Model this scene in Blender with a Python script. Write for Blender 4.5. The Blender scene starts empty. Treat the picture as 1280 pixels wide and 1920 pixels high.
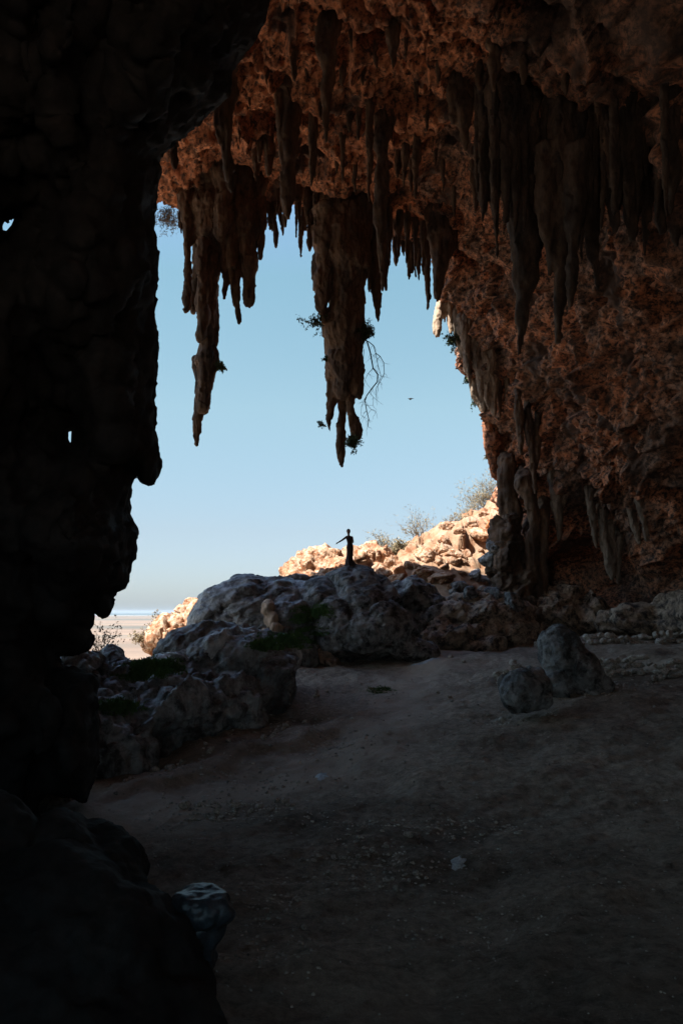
import bpy, math, random
import numpy as np
from mathutils import Vector, Matrix, geometry

S = bpy.context.scene
COL = S.collection
R = math.radians
F = 1493.0                      # focal length in photo pixels (28 mm on a 24x36 frame, portrait)
PITCH = math.atan(187 / F)      # horizon sits at row 1147
CP, SP = math.cos(PITCH), math.sin(PITCH)

# ------------------------------------------------------------------ camera
cam_d = bpy.data.cameras.new('camera'); cam = bpy.data.objects.new('camera', cam_d); COL.objects.link(cam)
cam_d.sensor_fit = 'VERTICAL'; cam_d.sensor_height = 36.0; cam_d.lens = F / 1920 * 36
cam_d.clip_start = 0.1; cam_d.clip_end = 200000
cam.location = (0, 0, 0); cam.rotation_euler = (R(90) + PITCH, 0, 0)
S.camera = cam

# ------------------------------------------------------------------ sky and sun
SUN_DIR = Vector((-0.70, -0.33, 1.15)).normalized()      # towards the sun: high, from the left and behind
EL = math.asin(SUN_DIR.z); AZ = math.atan2(SUN_DIR.x, SUN_DIR.y)
w = bpy.data.worlds.new("World"); S.world = w; w.use_nodes = True
nt = w.node_tree; bg = nt.nodes['Background']
sky = nt.nodes.new('ShaderNodeTexSky'); sky.sky_type = 'NISHITA'; sky.sun_disc = False
sky.sun_elevation = EL; sky.sun_rotation = AZ; sky.altitude = 100
sky.air_density = 1.0; sky.dust_density = 0.6; sky.ozone_density = 1.6
# the low sky of the photograph is pale blue, not yellow: trim its tint by height above the horizon
_tc = nt.nodes.new('ShaderNodeTexCoord'); _sx = nt.nodes.new('ShaderNodeSeparateXYZ'); nt.links.new(_tc.outputs['Generated'], _sx.inputs[0])
_cr = nt.nodes.new('ShaderNodeValToRGB'); nt.links.new(_sx.outputs['Z'], _cr.inputs[0])
_e = _cr.color_ramp.elements; _e[0].position = 0.0; _e[0].color = (0.30, 0.355, 0.49, 1); _e[1].position = 0.6; _e[1].color = (1.0, 1.0, 1.0, 1)
_q = _e.new(0.1); _q.color = (0.45, 0.435, 0.44, 1); _q = _e.new(0.25); _q.color = (0.66, 0.665, 0.525, 1); _q = _e.new(0.4); _q.color = (0.70, 0.785, 0.60, 1)
_mx = nt.nodes.new('ShaderNodeMix'); _mx.data_type = 'RGBA'; _mx.blend_type = 'MULTIPLY'; _mx.inputs[0].default_value = 1
nt.links.new(sky.outputs[0], _mx.inputs[6]); nt.links.new(_cr.outputs[0], _mx.inputs[7]); nt.links.new(_mx.outputs[2], bg.inputs[0])
bg.inputs[1].default_value = 0.065
sd = bpy.data.lights.new('sun', 'SUN'); sun = bpy.data.objects.new('sun', sd); COL.objects.link(sun)
sd.energy = 2.8; sd.angle = R(0.5); sd.color = (1.0, 0.93, 0.84)
sun.rotation_euler = SUN_DIR.to_track_quat('Z', 'Y').to_euler()
S.view_settings.view_transform = 'Standard'; S.view_settings.look = 'None'
S.view_settings.gamma = 1.0; S.view_settings.use_curve_mapping = False
S.view_settings.exposure = 2.3
try:
    S.cycles.max_bounces = 8; S.cycles.diffuse_bounces = 5
except Exception: pass

# ------------------------------------------------------------------ helpers
def at(px, py, Y):
    u = (px - 640) / F; v = (960 - py) / F
    d = (u, CP - v * SP, SP + v * CP); k = Y / d[1]
    return (d[0] * k, Y, d[2] * k)
def to_px(P):
    c = P[:, 1] * CP + P[:, 2] * SP; v = (-P[:, 1] * SP + P[:, 2] * CP) / c
    return np.stack([640 + F * P[:, 0] / c, 960 - F * v], 1)

_rng = np.random.RandomState(7)
_perm = _rng.permutation(256); _perm = np.concatenate([_perm, _perm, _perm])
_grad = _rng.normal(size=(256, 3)); _grad /= np.linalg.norm(_grad, axis=1)[:, None]
def pn(P, seed=0):
    """gradient noise, about -0.7..0.7"""
    P = P + seed * 17.31
    I = np.floor(P).astype(np.int64); f = P - I; I &= 255
    u = f * f * f * (f * (f * 6 - 15) + 10)
    out = 0
    for dx in (0, 1):
        wx = u[:, 0] if dx else 1 - u[:, 0]
        for dy in (0, 1):
            wy = u[:, 1] if dy else 1 - u[:, 1]
            for dz in (0, 1):
                wz = u[:, 2] if dz else 1 - u[:, 2]
                h = _perm[(_perm[(_perm[(I[:, 0] + dx) & 255] + I[:, 1] + dy) & 255] + I[:, 2] + dz) & 255]
                g = _grad[h]
                out = out + wx * wy * wz * (g[:, 0] * (f[:, 0] - dx) + g[:, 1] * (f[:, 1] - dy) + g[:, 2] * (f[:, 2] - dz))
    return out * 1.4
def fbm(P, oct=4, seed=0, gain=0.5):
    o = 0; a = 1; s = 1.0
    for k in range(oct):
        o = o + a * pn(P * s, seed + k); a *= gain; s *= 2.03
    return o
def ridged(P, oct=4, seed=0, gain=0.5):
    o = 0; a = 1; s = 1.0
    for k in range(oct):
        o = o + a * (0.45 - np.abs(pn(P * s, seed + k))); a *= gain; s *= 2.03
    return o
_cell = _rng.rand(256, 3)
def worley(P, seed=0):
    P = P + seed * 11.7
    I = np.floor(P).astype(np.int64); f = P - I
    b1 = np.full(len(P), 9.0); b2 = np.full(len(P), 9.0)
    for dx in (-1, 0, 1):
        for dy in (-1, 0, 1):
            for dz in (-1, 0, 1):
                h = _perm[(_perm[(_perm[(I[:, 0] + dx) & 255] + I[:, 1] + dy) & 255] + I[:, 2] + dz) & 255]
                q = _cell[h] + np.array([dx, dy, dz]) - f
                d = (q * q).sum(1)
                b2 = np.minimum(b2, np.maximum(b1, d)); b1 = np.minimum(b1, d)
    return np.sqrt(b1), np.sqrt(b2)

def facets(P, cell, seed=0, slope=0.5, jump=0.35):
    """broken-rock relief: every cell a tilted plane of its own"""
    P = P / cell + seed * 11.7 + 0.22 * np.stack([pn(P / cell * 1.4, seed + 70 + k) for k in range(3)], 1)
    I = np.floor(P).astype(np.int64); f = P - I
    best = np.full(len(P), 9.0); hid = np.zeros(len(P), np.int64); vec = np.zeros_like(P)
    for dx in (-1, 0, 1):
        for dy in (-1, 0, 1):
            for dz in (-1, 0, 1):
                h = _perm[(_perm[(_perm[(I[:, 0] + dx) & 255] + I[:, 1] + dy) & 255] + I[:, 2] + dz) & 255]
                q = _cell[h] + np.array([dx, dy, dz]) - f; d = (q * q).sum(1); m = d < best
                best[m] = d[m]; hid[m] = h[m]; vec[m] = -q[m]
    return cell * (jump * (_cell[(hid * 7 + 3) & 255][:, 0] - .5) + slope * (vec * _grad[(hid * 13 + 5) & 255]).sum(1))
def mesh_from(name, V, faces, mat=None, smooth=True):
    me = bpy.data.meshes.new(name)
    V = np.asarray(V, dtype=np.float32)
    reg = isinstance(faces, np.ndarray) or len(set(map(len, faces))) == 1
    if reg:
        F_ = np.asarray(faces)
        n, k = F_.shape
        me.vertices.add(len(V)); me.vertices.foreach_set('co', V.ravel())
        me.loops.add(n * k); me.loops.foreach_set('vertex_index', F_.ravel().astype(np.int32))
        me.polygons.add(n); me.polygons.foreach_set('loop_start', np.arange(0, n * k, k, dtype=np.int32))
        me.update(calc_edges=True)
    else:
        me.from_pydata([tuple(map(float, v)) for v in V], [], faces); me.update()
    if smooth: me.polygons.foreach_set('use_smooth', np.ones(len(me.polygons), dtype=bool))
    if mat: me.materials.append(mat)
    return me
def link(name, me, parent=None, **k):
    o = bpy.data.objects.new(name, me); COL.objects.link(o)
    if parent is not None: o.parent = parent
    for a, b in k.items(): o[a] = b
    return o
def empty(name, loc, **k):
    o = bpy.data.objects.new(name, None); COL.objects.link(o); o.location = loc; o.empty_display_size = 0.2
    for a, b in k.items(): o[a] = b
    return o
def recenter(o):
    """put the origin of a one-mesh thing at the middle of its base"""
    me = o.data; n = len(me.vertices); V = np.empty(n * 3, dtype=np.float32); me.vertices.foreach_get('co', V); V = V.reshape(-1, 3)
    c = np.array([(V[:, 0].min() + V[:, 0].max()) / 2, (V[:, 1].min() + V[:, 1].max()) / 2, V[:, 2].min()])
    me.vertices.foreach_set('co', (V - c).astype(np.float32).ravel()); me.update(); o.location = c
    return o

def ico(sub):
    import bmesh
    bm = bmesh.new(); bmesh.ops.create_icosphere(bm, subdivisions=sub, radius=1.0)
    V = np.array([v.co[:] for v in bm.verts]); Fa = np.array([[v.index for v in f.verts] for f in bm.faces]); bm.free()
    return V, Fa
ICO = {k: ico(k) for k in (1, 2, 3, 4, 5)}

class Blob:
    """collects closed primitives, then fuses them into one skin"""
    def __init__(s): s.V = []; s.F = []; s.n = 0
    def add(s, V, Fa):
        s.V.append(np.asarray(V, float)); s.F += [tuple(int(i) + s.n for i in f) for f in Fa]; s.n += len(V)
    def ball(s, c, r, rot=None, cuts=0, seed=0, sub=3):
        V, Fa = ICO[sub]; V = V.copy()
        if cuts:
            rg = np.random.RandomState(seed)
            for k in range(cuts):
                n = rg.normal(size=3); n /= np.linalg.norm(n); d = rg.uniform(0.55, 0.85)
                h = V @ n; m = h > d; V[m] -= np.outer((h[m] - d) * 0.92, n)
        V = V * np.asarray(r)
        if rot is not None:
            M = np.array(Matrix.Rotation(rot[2], 3, 'Z') @ Matrix.Rotation(rot[1], 3, 'Y') @ Matrix.Rotation(rot[0], 3, 'X')); V = V @ M.T
        s.add(V + np.asarray(c), Fa)
    def tube(s, pts, rad, n=10, flat=1.0, caps=True):
        pts = [np.asarray(p, float) for p in pts]; V = []; Fa = []
        for i, p in enumerate(pts):
            t = pts[min(i + 1, len(pts) - 1)] - pts[max(i - 1, 0)]; t /= (np.linalg.norm(t) + 1e-9)
            a = np.cross(t, [0, 1, 0.01]); a /= np.linalg.norm(a) + 1e-9; b = np.cross(t, a)
            for k in range(n):
                th = 2 * math.pi * k / n; V.append(p + rad[i] * (a * math.cos(th) + b * math.sin(th) * flat))
        for i in range(len(pts) - 1):
            for k in range(n):
                k2 = (k + 1) % n; Fa.append((i * n + k, i * n + k2, (i + 1) * n + k2, (i + 1) * n + k))
        m = len(pts) - 1
        Fa.append(tuple(range(n - 1, -1, -1))); Fa.append(tuple(m * n + k for k in range(n)))
        s.add(V, Fa)
    def fuse(s, voxel):
        me = mesh_from('tmp', np.concatenate(s.V), s.F, smooth=False)
        # consistent outward normals
        import bmesh
        bm = bmesh.new(); bm.from_mesh(me); bmesh.ops.recalc_face_normals(bm, faces=bm.faces); bm.to_mesh(me); bm.free()
        o = bpy.data.objects.new('tmp', me); COL.objects.link(o)
        md = o.modifiers.new('r', 'REMESH'); md.mode = 'VOXEL'; md.voxel_size = voxel; md.adaptivity = 0
        dg = bpy.context.evaluated_depsgraph_get(); dg.update()
        ev = o.evaluated_get(dg); m2 = ev.to_mesh()
        n = len(m2.vertices); V = np.empty(n * 3, dtype=np.float32); m2.vertices.foreach_get('co', V); V = V.reshape(-1, 3).astype(float)
        Fa = np.empty(len(m2.loops), dtype=np.int32); m2.loops.foreach_get('vertex_index', Fa)
        Fa = Fa.reshape(-1, 4)
        ev.to_mesh_clear(); bpy.data.objects.remove(o); bpy.data.meshes.remove(me)
        return V, Fa
def vnormals(V, Fa):
    N = np.zeros_like(V)
    a, b, c, d = (V[Fa[:, i]] for i in (0, 1, 2, 3 if Fa.shape[1] == 4 else 2))
    n = np.cross(c - a, d - b) if Fa.shape[1] == 4 else np.cross(b - a, c - a)
    for i in range(Fa.shape[1]): 
        for k in range(3): N[:, k] += np.bincount(Fa[:, i], n[:, k], len(V))
    return N / (np.linalg.norm(N, axis=1)[:, None] + 1e-12)
def relax(V, Fa, it):
    k = Fa.shape[1]
    A = np.concatenate([Fa[:, i] for i in range(k)]); B = np.concatenate([Fa[:, (i + 1) % k] for i in range(k)])
    cnt = np.bincount(A, minlength=len(V)) + 1e-9
    for _ in range(it):
        V = 0.5 * V + 0.5 * np.stack([np.bincount(A, V[B, j], len(V)) for j in range(3)], 1) / cnt[:, None]
    return V

def rough(V, Fa, fac=1.0, slab=0.0, big=0.5, bs=2.0, mid=0.2, ms=0.7, fine=0.06, fs=0.25, crack=0.0, cs=1.2, seed=0, strata=0.0, flute=0.0):
    """rock relief: swells, ridges, cracks between blocks, beds, flutes"""
    N = vnormals(V, Fa); P = V
    d = big * fbm(P / bs, 3, seed) + mid * .55 * ridged(P / ms, 3, seed + 9)
    if fine: d = d + fine * fbm(P / fs, 3, seed + 15)
    Ps = P
    if slab:
        c_, s_ = math.cos(R(22)), math.sin(R(22)); Ps = np.stack([(P[:, 0] * c_ + P[:, 2] * s_) * .5, P[:, 1] * .7, (P[:, 2] * c_ - P[:, 0] * s_) * slab * .8], 1)
        d = d + .20 * ridged(Ps * np.array([.7, .8, .9]), 4, seed + 81, .55)
    if crack:
        Q = P / cs + 0.25 * np.stack([pn(P / cs * 1.3, seed + 30 + k) for k in range(3)], 1)
        a, b = worley(Q, seed); e = b - a
        d = d - crack * 0.5 * np.exp(-(e / 0.07) ** 2) + fac * (facets(Ps, cs * 1.7, seed + 2, .5, crack * 1.3) * .7 + facets(Ps, cs * .55, seed + 4, .45, .2) * .35 + facets(Ps, cs * .22, seed + 6, .5, .2) * .35)
    if strata:
        z = P[:, 2] * 2.2 + 0.8 * fbm(P / 2.5, 2, seed + 40) + P[:, 0] * 0.15
        d = d + strata * (np.abs((z % 1.0) - 0.5) * 2 - 0.5) * (0.5 + fbm(P / 1.5, 2, seed + 50))
    if flute:
        d = d + flute * fbm(P * np.array([2.6, 2.6, 0.22]), 3, seed + 60)
    return V + N * d[:, None]

# ------------------------------------------------------------------ materials
def mat(name, cols, scale=0.5, rough_=0.85, stretch=(1, 1, 1), pit=0.5, pitcol=None, bump=0.35, bdist=0.06, bscale=6.0, spec=0.25, seed=0.0, pitscale=2.2, shade_streak=0.0, detail=8):
    m = bpy.data.materials.new(name); m.use_nodes = True; n = m.node_tree; L = n.links
    bs = n.nodes['Principled BSDF']; bs.inputs['Roughness'].default_value = rough_
    bs.inputs['Specular IOR Level'].default_value = spec
    tc = n.nodes.new('ShaderNodeTexCoord'); mp = n.nodes.new('ShaderNodeMapping')
    mp.inputs['Scale'].default_value = stretch; mp.inputs['Location'].default_value = (seed, seed * 1.7, seed * .6)
    L.new(tc.outputs['Object'], mp.inputs[0])
    def noise(sc, det=detail, ro=0.6, dist=0.0):
        t = n.nodes.new('ShaderNodeTexNoise'); t.inputs['Scale'].default_value = sc; t.inputs['Detail'].default_value = det
        t.inputs['Roughness'].default_value = ro; t.inputs['Distortion'].default_value = dist; L.new(mp.outputs[0], t.inputs['Vector']); return t
    t1 = noise(scale, ro=0.65, dist=0.3)
    cr = n.nodes.new('ShaderNodeValToRGB'); L.new(t1.outputs['Fac'], cr.inputs[0])
    e = cr.color_ramp.elements
    k = len(cols); lo, hi = 0.32, 0.68
    for i, c in enumerate(cols):
        p = lo + (hi - lo) * i / (k - 1)
        if i == 0: e[0].position = p; e[0].color = (*c, 1)
        elif i == 1: e[1].position = p; e[1].color = (*c, 1)
        else: q = e.new(p); q.color = (*c, 1)
    col = cr.outputs[0]
    # fine variation
    t2 = noise(scale * 9, 6); mr = n.nodes.new('ShaderNodeMapRange'); mr.inputs[1].default_value = .3; mr.inputs[2].default_value = .7
    mr.inputs[3].default_value = 0.62; mr.inputs[4].default_value = 1.35; L.new(t2.outputs['Fac'], mr.inputs[0])
    mx = n.nodes.new('ShaderNodeMix'); mx.data_type = 'RGBA'; mx.blend_type = 'MULTIPLY'; mx.inputs[0].default_value = 1
    L.new(col, mx.inputs[6]); L.new(mr.outputs[0], mx.inputs[7]); col = mx.outputs[2]
    if pitcol is not None:
        t3 = noise(pitscale, 6, 0.75, 0.15); r3 = n.nodes.new('ShaderNodeValToRGB'); L.new(t3.outputs['Fac'], r3.inputs[0])
        r3.color_ramp.elements[0].position = 0.34 + 0.2 * pit; r3.color_ramp.elements[0].color = (1, 1, 1, 1)
        r3.color_ramp.elements[1].position = 0.50 + 0.2 * pit; r3.color_ramp.elements[1].color = (0, 0, 0, 1)
        m3 = n.nodes.new('ShaderNodeMix'); m3.data_type = 'RGBA'; L.new(r3.outputs[0], m3.inputs[0])
        m3.inputs[7].default_value = (*pitcol, 1); L.new(col, m3.inputs[6]); col = m3.outputs[2]
    if shade_streak:
        wa = n.nodes.new('ShaderNodeAttribute'); wa.attribute_name = 'shade_crust'; m4 = n.nodes.new('ShaderNodeMix'); m4.data_type = 'RGBA'; L.new(wa.outputs['Fac'], m4.inputs[0])
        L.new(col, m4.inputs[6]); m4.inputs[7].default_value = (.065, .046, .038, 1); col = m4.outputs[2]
    L.new(col, bs.inputs['Base Color'])
    tb = noise(bscale, 8, 0.65); vb = n.nodes.new('ShaderNodeTexVoronoi'); vb.inputs['Scale'].default_value = bscale * 0.8
    L.new(mp.outputs[0], vb.inputs['Vector'])
    ad = n.nodes.new('ShaderNodeMath'); ad.operation = 'MULTIPLY_ADD'; ad.inputs[1].default_value = 0.45
    L.new(vb.outputs['Distance'], ad.inputs[0]); L.new(tb.outputs['Fac'], ad.inputs[2])
    bp = n.nodes.new('ShaderNodeBump'); bp.inputs['Strength'].default_value = bump; bp.inputs['Distance'].default_value = bdist
    L.new(ad.outputs[0], bp.inputs['Height']); L.new(bp.outputs[0], bs.inputs['Normal'])
    return m
M = {}
M['orange'] = mat('orange_cave_rock', [(.20, .10, .065), (.46, .19, .10), (.62, .26, .125), (.36, .22, .145)], scale=0.5, pitcol=(.05, .034, .028), pit=0.30, pitscale=4.2, shade_streak=1, bump=0.9, bdist=0.12, bscale=3.0)
M['wall'] = mat('brown_cave_rock', [(.14, .095, .075), (.36, .20, .13), (.64, .26, .13), (.28, .21, .165)], scale=0.26, pitcol=(.05, .037, .031), pit=0.42, pitscale=4.5, shade_streak=1, bump=0.9, bdist=0.12, bscale=3.0)
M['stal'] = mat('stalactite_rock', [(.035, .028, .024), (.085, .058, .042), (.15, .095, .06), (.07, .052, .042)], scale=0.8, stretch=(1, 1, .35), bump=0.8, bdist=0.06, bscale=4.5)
M['stal_dark'] = mat('shaded_stalactite_rock', [(.02, .017, .015), (.05, .038, .03), (.095, .066, .047), (.04, .032, .027)], scale=0.8, stretch=(1, 1, .35), bump=0.8, bdist=0.06, bscale=4.5)  # darker copy of the stalactite rock, shade of the right-hand group in its colour
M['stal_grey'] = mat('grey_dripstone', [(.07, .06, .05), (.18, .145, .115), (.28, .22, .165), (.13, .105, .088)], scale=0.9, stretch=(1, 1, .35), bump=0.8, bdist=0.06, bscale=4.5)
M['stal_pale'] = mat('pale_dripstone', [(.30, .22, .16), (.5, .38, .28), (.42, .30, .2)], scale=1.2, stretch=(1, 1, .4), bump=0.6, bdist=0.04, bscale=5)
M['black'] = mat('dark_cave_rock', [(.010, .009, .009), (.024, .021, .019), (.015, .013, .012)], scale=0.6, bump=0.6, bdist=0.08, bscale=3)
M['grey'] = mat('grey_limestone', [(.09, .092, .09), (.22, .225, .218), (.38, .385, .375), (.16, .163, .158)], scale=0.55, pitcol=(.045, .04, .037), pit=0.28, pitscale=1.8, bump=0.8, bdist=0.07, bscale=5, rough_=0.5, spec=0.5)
M['pale'] = mat('toplit_grey_limestone', [(.2, .2, .195), (.46, .46, .445), (.6, .61, .6), (.36, .36, .345)], scale=0.55, pitcol=(.07, .062, .055), pit=0.25, pitscale=1.8, bump=0.8, bdist=0.07, bscale=5, rough_=0.45, spec=0.5)  # grey limestone lightened, light on the outcrop's top put into its colour
M['slick'] = mat('slick_bluish_rock', [(.016, .018, .02), (.03, .038, .045), (.05, .065, .08)], scale=6, bump=.5, bdist=.012, bscale=22, rough_=.42, spec=.6)  # bluish base colour carries part of the sky's reflection
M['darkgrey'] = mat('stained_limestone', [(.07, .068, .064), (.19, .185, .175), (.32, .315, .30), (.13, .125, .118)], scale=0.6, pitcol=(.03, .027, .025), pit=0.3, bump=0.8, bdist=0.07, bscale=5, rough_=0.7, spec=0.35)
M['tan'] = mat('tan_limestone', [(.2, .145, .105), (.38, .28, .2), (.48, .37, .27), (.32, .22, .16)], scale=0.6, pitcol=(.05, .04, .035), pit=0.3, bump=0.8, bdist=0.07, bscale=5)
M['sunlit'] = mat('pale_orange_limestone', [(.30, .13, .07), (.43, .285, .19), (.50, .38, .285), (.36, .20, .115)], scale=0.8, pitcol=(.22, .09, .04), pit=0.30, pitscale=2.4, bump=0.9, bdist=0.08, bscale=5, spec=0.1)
M['red'] = mat('rusty_red_rock', [(.36, .12, .05), (.5, .2, .09), (.42, .16, .07)], scale=1.0, bump=0.7, bdist=0.06, bscale=5, spec=0.1)
M['pebble'] = mat('pebble_stone', [(.16, .14, .12), (.42, .37, .31), (.62, .55, .46)], scale=2.5, bump=0.6, bdist=0.02, bscale=14)
M['drop'] = mat('white_stain', [(.30, .33, .34), (.45, .48, .48), (.36, .38, .38)], scale=3, bump=0.5, bdist=0.01, bscale=20)

# ------------------------------------------------------------------ the ground inside and around the cave mouth
def tps(pts):
    P = np.array(pts, float); X = P[:, :2]; z = P[:, 2]; n = len(X)
    def k(r2): return np.where(r2 > 1e-12, 0.5 * r2 * np.log(r2 + 1e-12), 0)
    K = k(((X[:, None] - X[None]) ** 2).sum(2)) + np.eye(n) * 2.0
    Q = np.c_[np.ones(n), X]; A = np.block([[K, Q], [Q.T, np.zeros((3, 3))]])
    sol = np.linalg.solve(A, np.r_[z, 0, 0, 0])
    def f(x, y):
        sh = x.shape; x = x.ravel(); y = y.ravel(); out = np.empty(len(x))
        for i in range(0, len(x), 40000):
            q = np.c_[x[i:i + 40000], y[i:i + 40000]]
            out[i:i + 40000] = k(((q[:, None] - X[None]) ** 2).sum(2)) @ sol[:n] + sol[n] + q @ sol[n + 1:]
        return out.reshape(sh)
    return f
GP = [(0, -12, 0), (-25, -10, 0), (25, -10, 0), (0, 0, -1.75), (0, 4, -2.95), (0, 8, -3.83), (6, 7, -3.6), (-6, 8, -3.7), (0, 13, -4.15), (7, 13, -3.9), (-6, 14, -4.2),
      (0, 18, -3.95), (-5, 18, -4.1), (7, 18, -3.35), (14, 16, -2.9), (0, 23, -3.5), (7.2, 25, -2.56), (13, 24, -2.1), (0, 28, -3.0), (6, 31, -2.05), (-2, 32, -2.5), (0, 36, -2.1),
      (15, 34, -1.3), (22, 25, -1.6), (6, 38, -1.6), (9, 42, -1.2), (-6, 26, -3.4), (-9, 22, -3.6), (-8, 33, -2.6), (-12, 33, -2.8), (-22, 20, -3.5), (-25, 35, -4), (-12, 42, -2.9), (-17, 46, -6.0),
      (-20, 60, -16), (0, 50, -1.0), (-7, 50, -2.0), (3, 44, -0.8), (3, 62, -1.5), (-8, 70, -14), (28, 45, -1), (24, 34, -1), (15, 42, -1.3), (14, 47, -1.0), (19, 48, -1.0), (11.5, 49, -.6)]
for (px, py, Y) in [(745, 1085, 46), (720, 1066, 51), (790, 1020, 53), (850, 990, 56), (930, 952, 60), (880, 1060, 49), (930, 1010, 52), (840, 1100, 45)]:
    GP.append(at(px, py, Y))
GP += [(20, 60, 12), (16, 72, 10), (6, 66, 1.5), (40, 70, 22), (10, 90, -2)]
_g = tps(GP)
def ground_z(x, y):
    x = np.asarray(x, float); y = np.asarray(y, float)
    yc = np.clip(y, -14, 66); xc = np.clip(x, -34, 36)
    z = _g(xc, yc)
    over = np.maximum(y - 64, 0); z = z - 0.55 * over * (1 / (1 + np.exp((x - 30) / 10)) * 0.6 + 0.4)
    z = z - 0.5 * np.maximum(-24 - x, 0) * (y > 20)
    z = z + 0.25 * np.clip(x - 34, 0, 100)
    return np.maximum(z, -61 + 0 * z)
def ground_detail(x, y):
    P = np.stack([x, y, 0 * x], 1)
    out = np.clip((y - 46) / 4, 0, 1)
    nx_, ny_ = -0.78, 0.62; sd_ = (x + 2.0) * nx_ + (y - 21.0) * ny_ + .35 * pn(P / 1.1, 41) + .5 * pn(P / 3, 43); al = (x + 2.0) * ny_ - (y - 21.0) * nx_
    bank = 0.32 / (1 + np.exp(-sd_ / .12)) * np.exp(-(al / 4.5) ** 4) * np.exp(-np.clip(sd_ - .5, 0, 9) / 3)
    d = bank + 0.22 * fbm(P / 4.5, 3, 3) + 0.15 * fbm(P / 1.3, 3, 8) + 0.05 * ridged(P / 0.6, 3, 12) + 0.03 * fbm(P / 0.16, 3, 14)
    a, b = worley(P / 1.5 + 0.3 * pn(P, 5)[:, None], 2)
    r_ = np.zeros(len(x)); m = out > 0
    if m.any(): r_[m] = 0.9 * facets(P[m], 1.7, 3, .5, .4) + 0.9 * facets(P[m], .6, 4, .5, .4)
    return d + out * (0.25 * ridged(P / 2.0, 4, 21) + r_)
def ramp(segs):
    out = []
    for a, b, s in segs: out += list(np.arange(a, b, s))
    return np.array(out + [segs[-1][1]])
gx = ramp([(-160, -40, 6), (-40, -16, 0.8), (-16, -9, 0.2), (-9, 13, 0.085), (13, 20, 0.2), (20, 44, 0.8), (44, 164, 6)])
gy = ramp([(-90, -16, 4), (-16, 3, 0.8), (3, 7, 0.2), (7, 26, 0.07), (26, 40, 0.12), (40, 62, 0.13), (62, 64, 0.2), (64, 90, 0.8), (90, 250, 5)])
XX, YY = np.meshgrid(gx, gy); x = XX.ravel(); y = YY.ravel()
V = np.stack([x, y, ground_z(x, y) + ground_detail(x, y)], 1)
nx, ny = len(gx), len(gy); idx = np.arange(nx * ny).reshape(ny, nx)
Fq = np.stack([idx[:-1, :-1], idx[:-1, 1:], idx[1:, 1:], idx[1:, :-1]], -1).reshape(-1, 4)

def ground_mat():
    m = bpy.data.materials.new('cave_soil'); m.use_nodes = True; n = m.node_tree; L = n.links
    bs = n.nodes['Principled BSDF']; bs.inputs['Roughness'].default_value = 0.95; bs.inputs['Specular IOR Level'].default_value = 0.12
    tc = n.nodes.new('ShaderNodeTexCoord')
    def noise(sc, det=8, ro=0.6, st=(1, 1, 1)):
        mp = n.nodes.new('ShaderNodeMapping'); mp.inputs['Scale'].default_value = st; L.new(tc.outputs['Object'], mp.inputs[0])
        t = n.nodes.new('ShaderNodeTexNoise'); t.inputs['Scale'].default_value = sc; t.inputs['Detail'].default_value = det; t.inputs['Roughness'].default_value = ro
        L.new(mp.outputs[0], t.inputs['Vector']); return t
    def rmp(t, st):
        r = n.nodes.new('ShaderNodeValToRGB'); L.new(t.outputs['Fac'], r.inputs[0]); e = r.color_ramp.elements
        for i, (p, c) in enumerate(st):
            q = e[i] if i < 2 else e.new(p); q.position = p; q.color = (*c, 1)
        return r
    a = rmp(noise(0.22, 10, 0.62, (1, 1.6, 1)), [(.33, (.21, .165, .125)), (.5, (.39, .315, .245)), (.68, (.54, .445, .35))])
    b = rmp(noise(4.5, 12, 0.85), [(.38, (.45,) * 3), (.64, (1.4,) * 3)])
    mx = n.nodes.new('ShaderNodeMix'); mx.data_type = 'RGBA'; mx.blend_type = 'MULTIPLY'; mx.inputs[0].default_value = 1
    L.new(a.outputs[0], mx.inputs[6]); L.new(b.outputs[0], mx.inputs[7])
    wa = n.nodes.new('ShaderNodeAttribute'); wa.attribute_name = 'wear'; wx = n.nodes.new('ShaderNodeMix'); wx.data_type = 'RGBA'
    wm = n.nodes.new('ShaderNodeMath'); wm.operation = 'MULTIPLY'; wm.inputs[1].default_value = .7; L.new(wa.outputs['Fac'], wm.inputs[0]); L.new(wm.outputs[0], wx.inputs[0])
    L.new(mx.outputs[2], wx.inputs[6]); wx.inputs[7].default_value = (.60, .49, .385, 1); mx = wx
    # outside the drip line the soil gives way to pale orange limestone scree
    c = rmp(noise(0.9, 9, 0.68), [(.33, (.28, .12, .06)), (.5, (.42, .27, .175)), (.66, (.50, .375, .28))])
    sx = n.nodes.new('ShaderNodeSeparateXYZ'); L.new(tc.outputs['Object'], sx.inputs[0])
    nz = noise(0.4, 4); ad = n.nodes.new('ShaderNodeMath'); ad.operation = 'MULTIPLY_ADD'; ad.inputs[1].default_value = 6; L.new(nz.outputs['Fac'], ad.inputs[0]); L.new(sx.outputs['Y'], ad.inputs[2])
    mr = n.nodes.new('ShaderNodeMapRange'); mr.inputs[1].default_value = 45.5; mr.inputs[2].default_value = 48.5; L.new(ad.outputs[0], mr.inputs[0])
    m2 = n.nodes.new('ShaderNodeMix'); m2.data_type = 'RGBA'; L.new(mr.outputs[0], m2.inputs[0]); L.new(mx.outputs[2], m2.inputs[6]); L.new(c.outputs[0], m2.inputs[7])
    L.new(m2.outputs[2], bs.inputs['Base Color'])
    tb = noise(5, 12, 0.8); bp = n.nodes.new('ShaderNodeBump'); bp.inputs['Strength'].default_value = 1.0; bp.inputs['Distance'].default_value = 0.16
    L.new(tb.outputs['Fac'], bp.inputs['Height']); L.new(bp.outputs[0], bs.inputs['Normal'])
    return m
M['soil'] = ground_mat()
_gm = mesh_from('ground', V, Fq, M['soil'])
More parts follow.
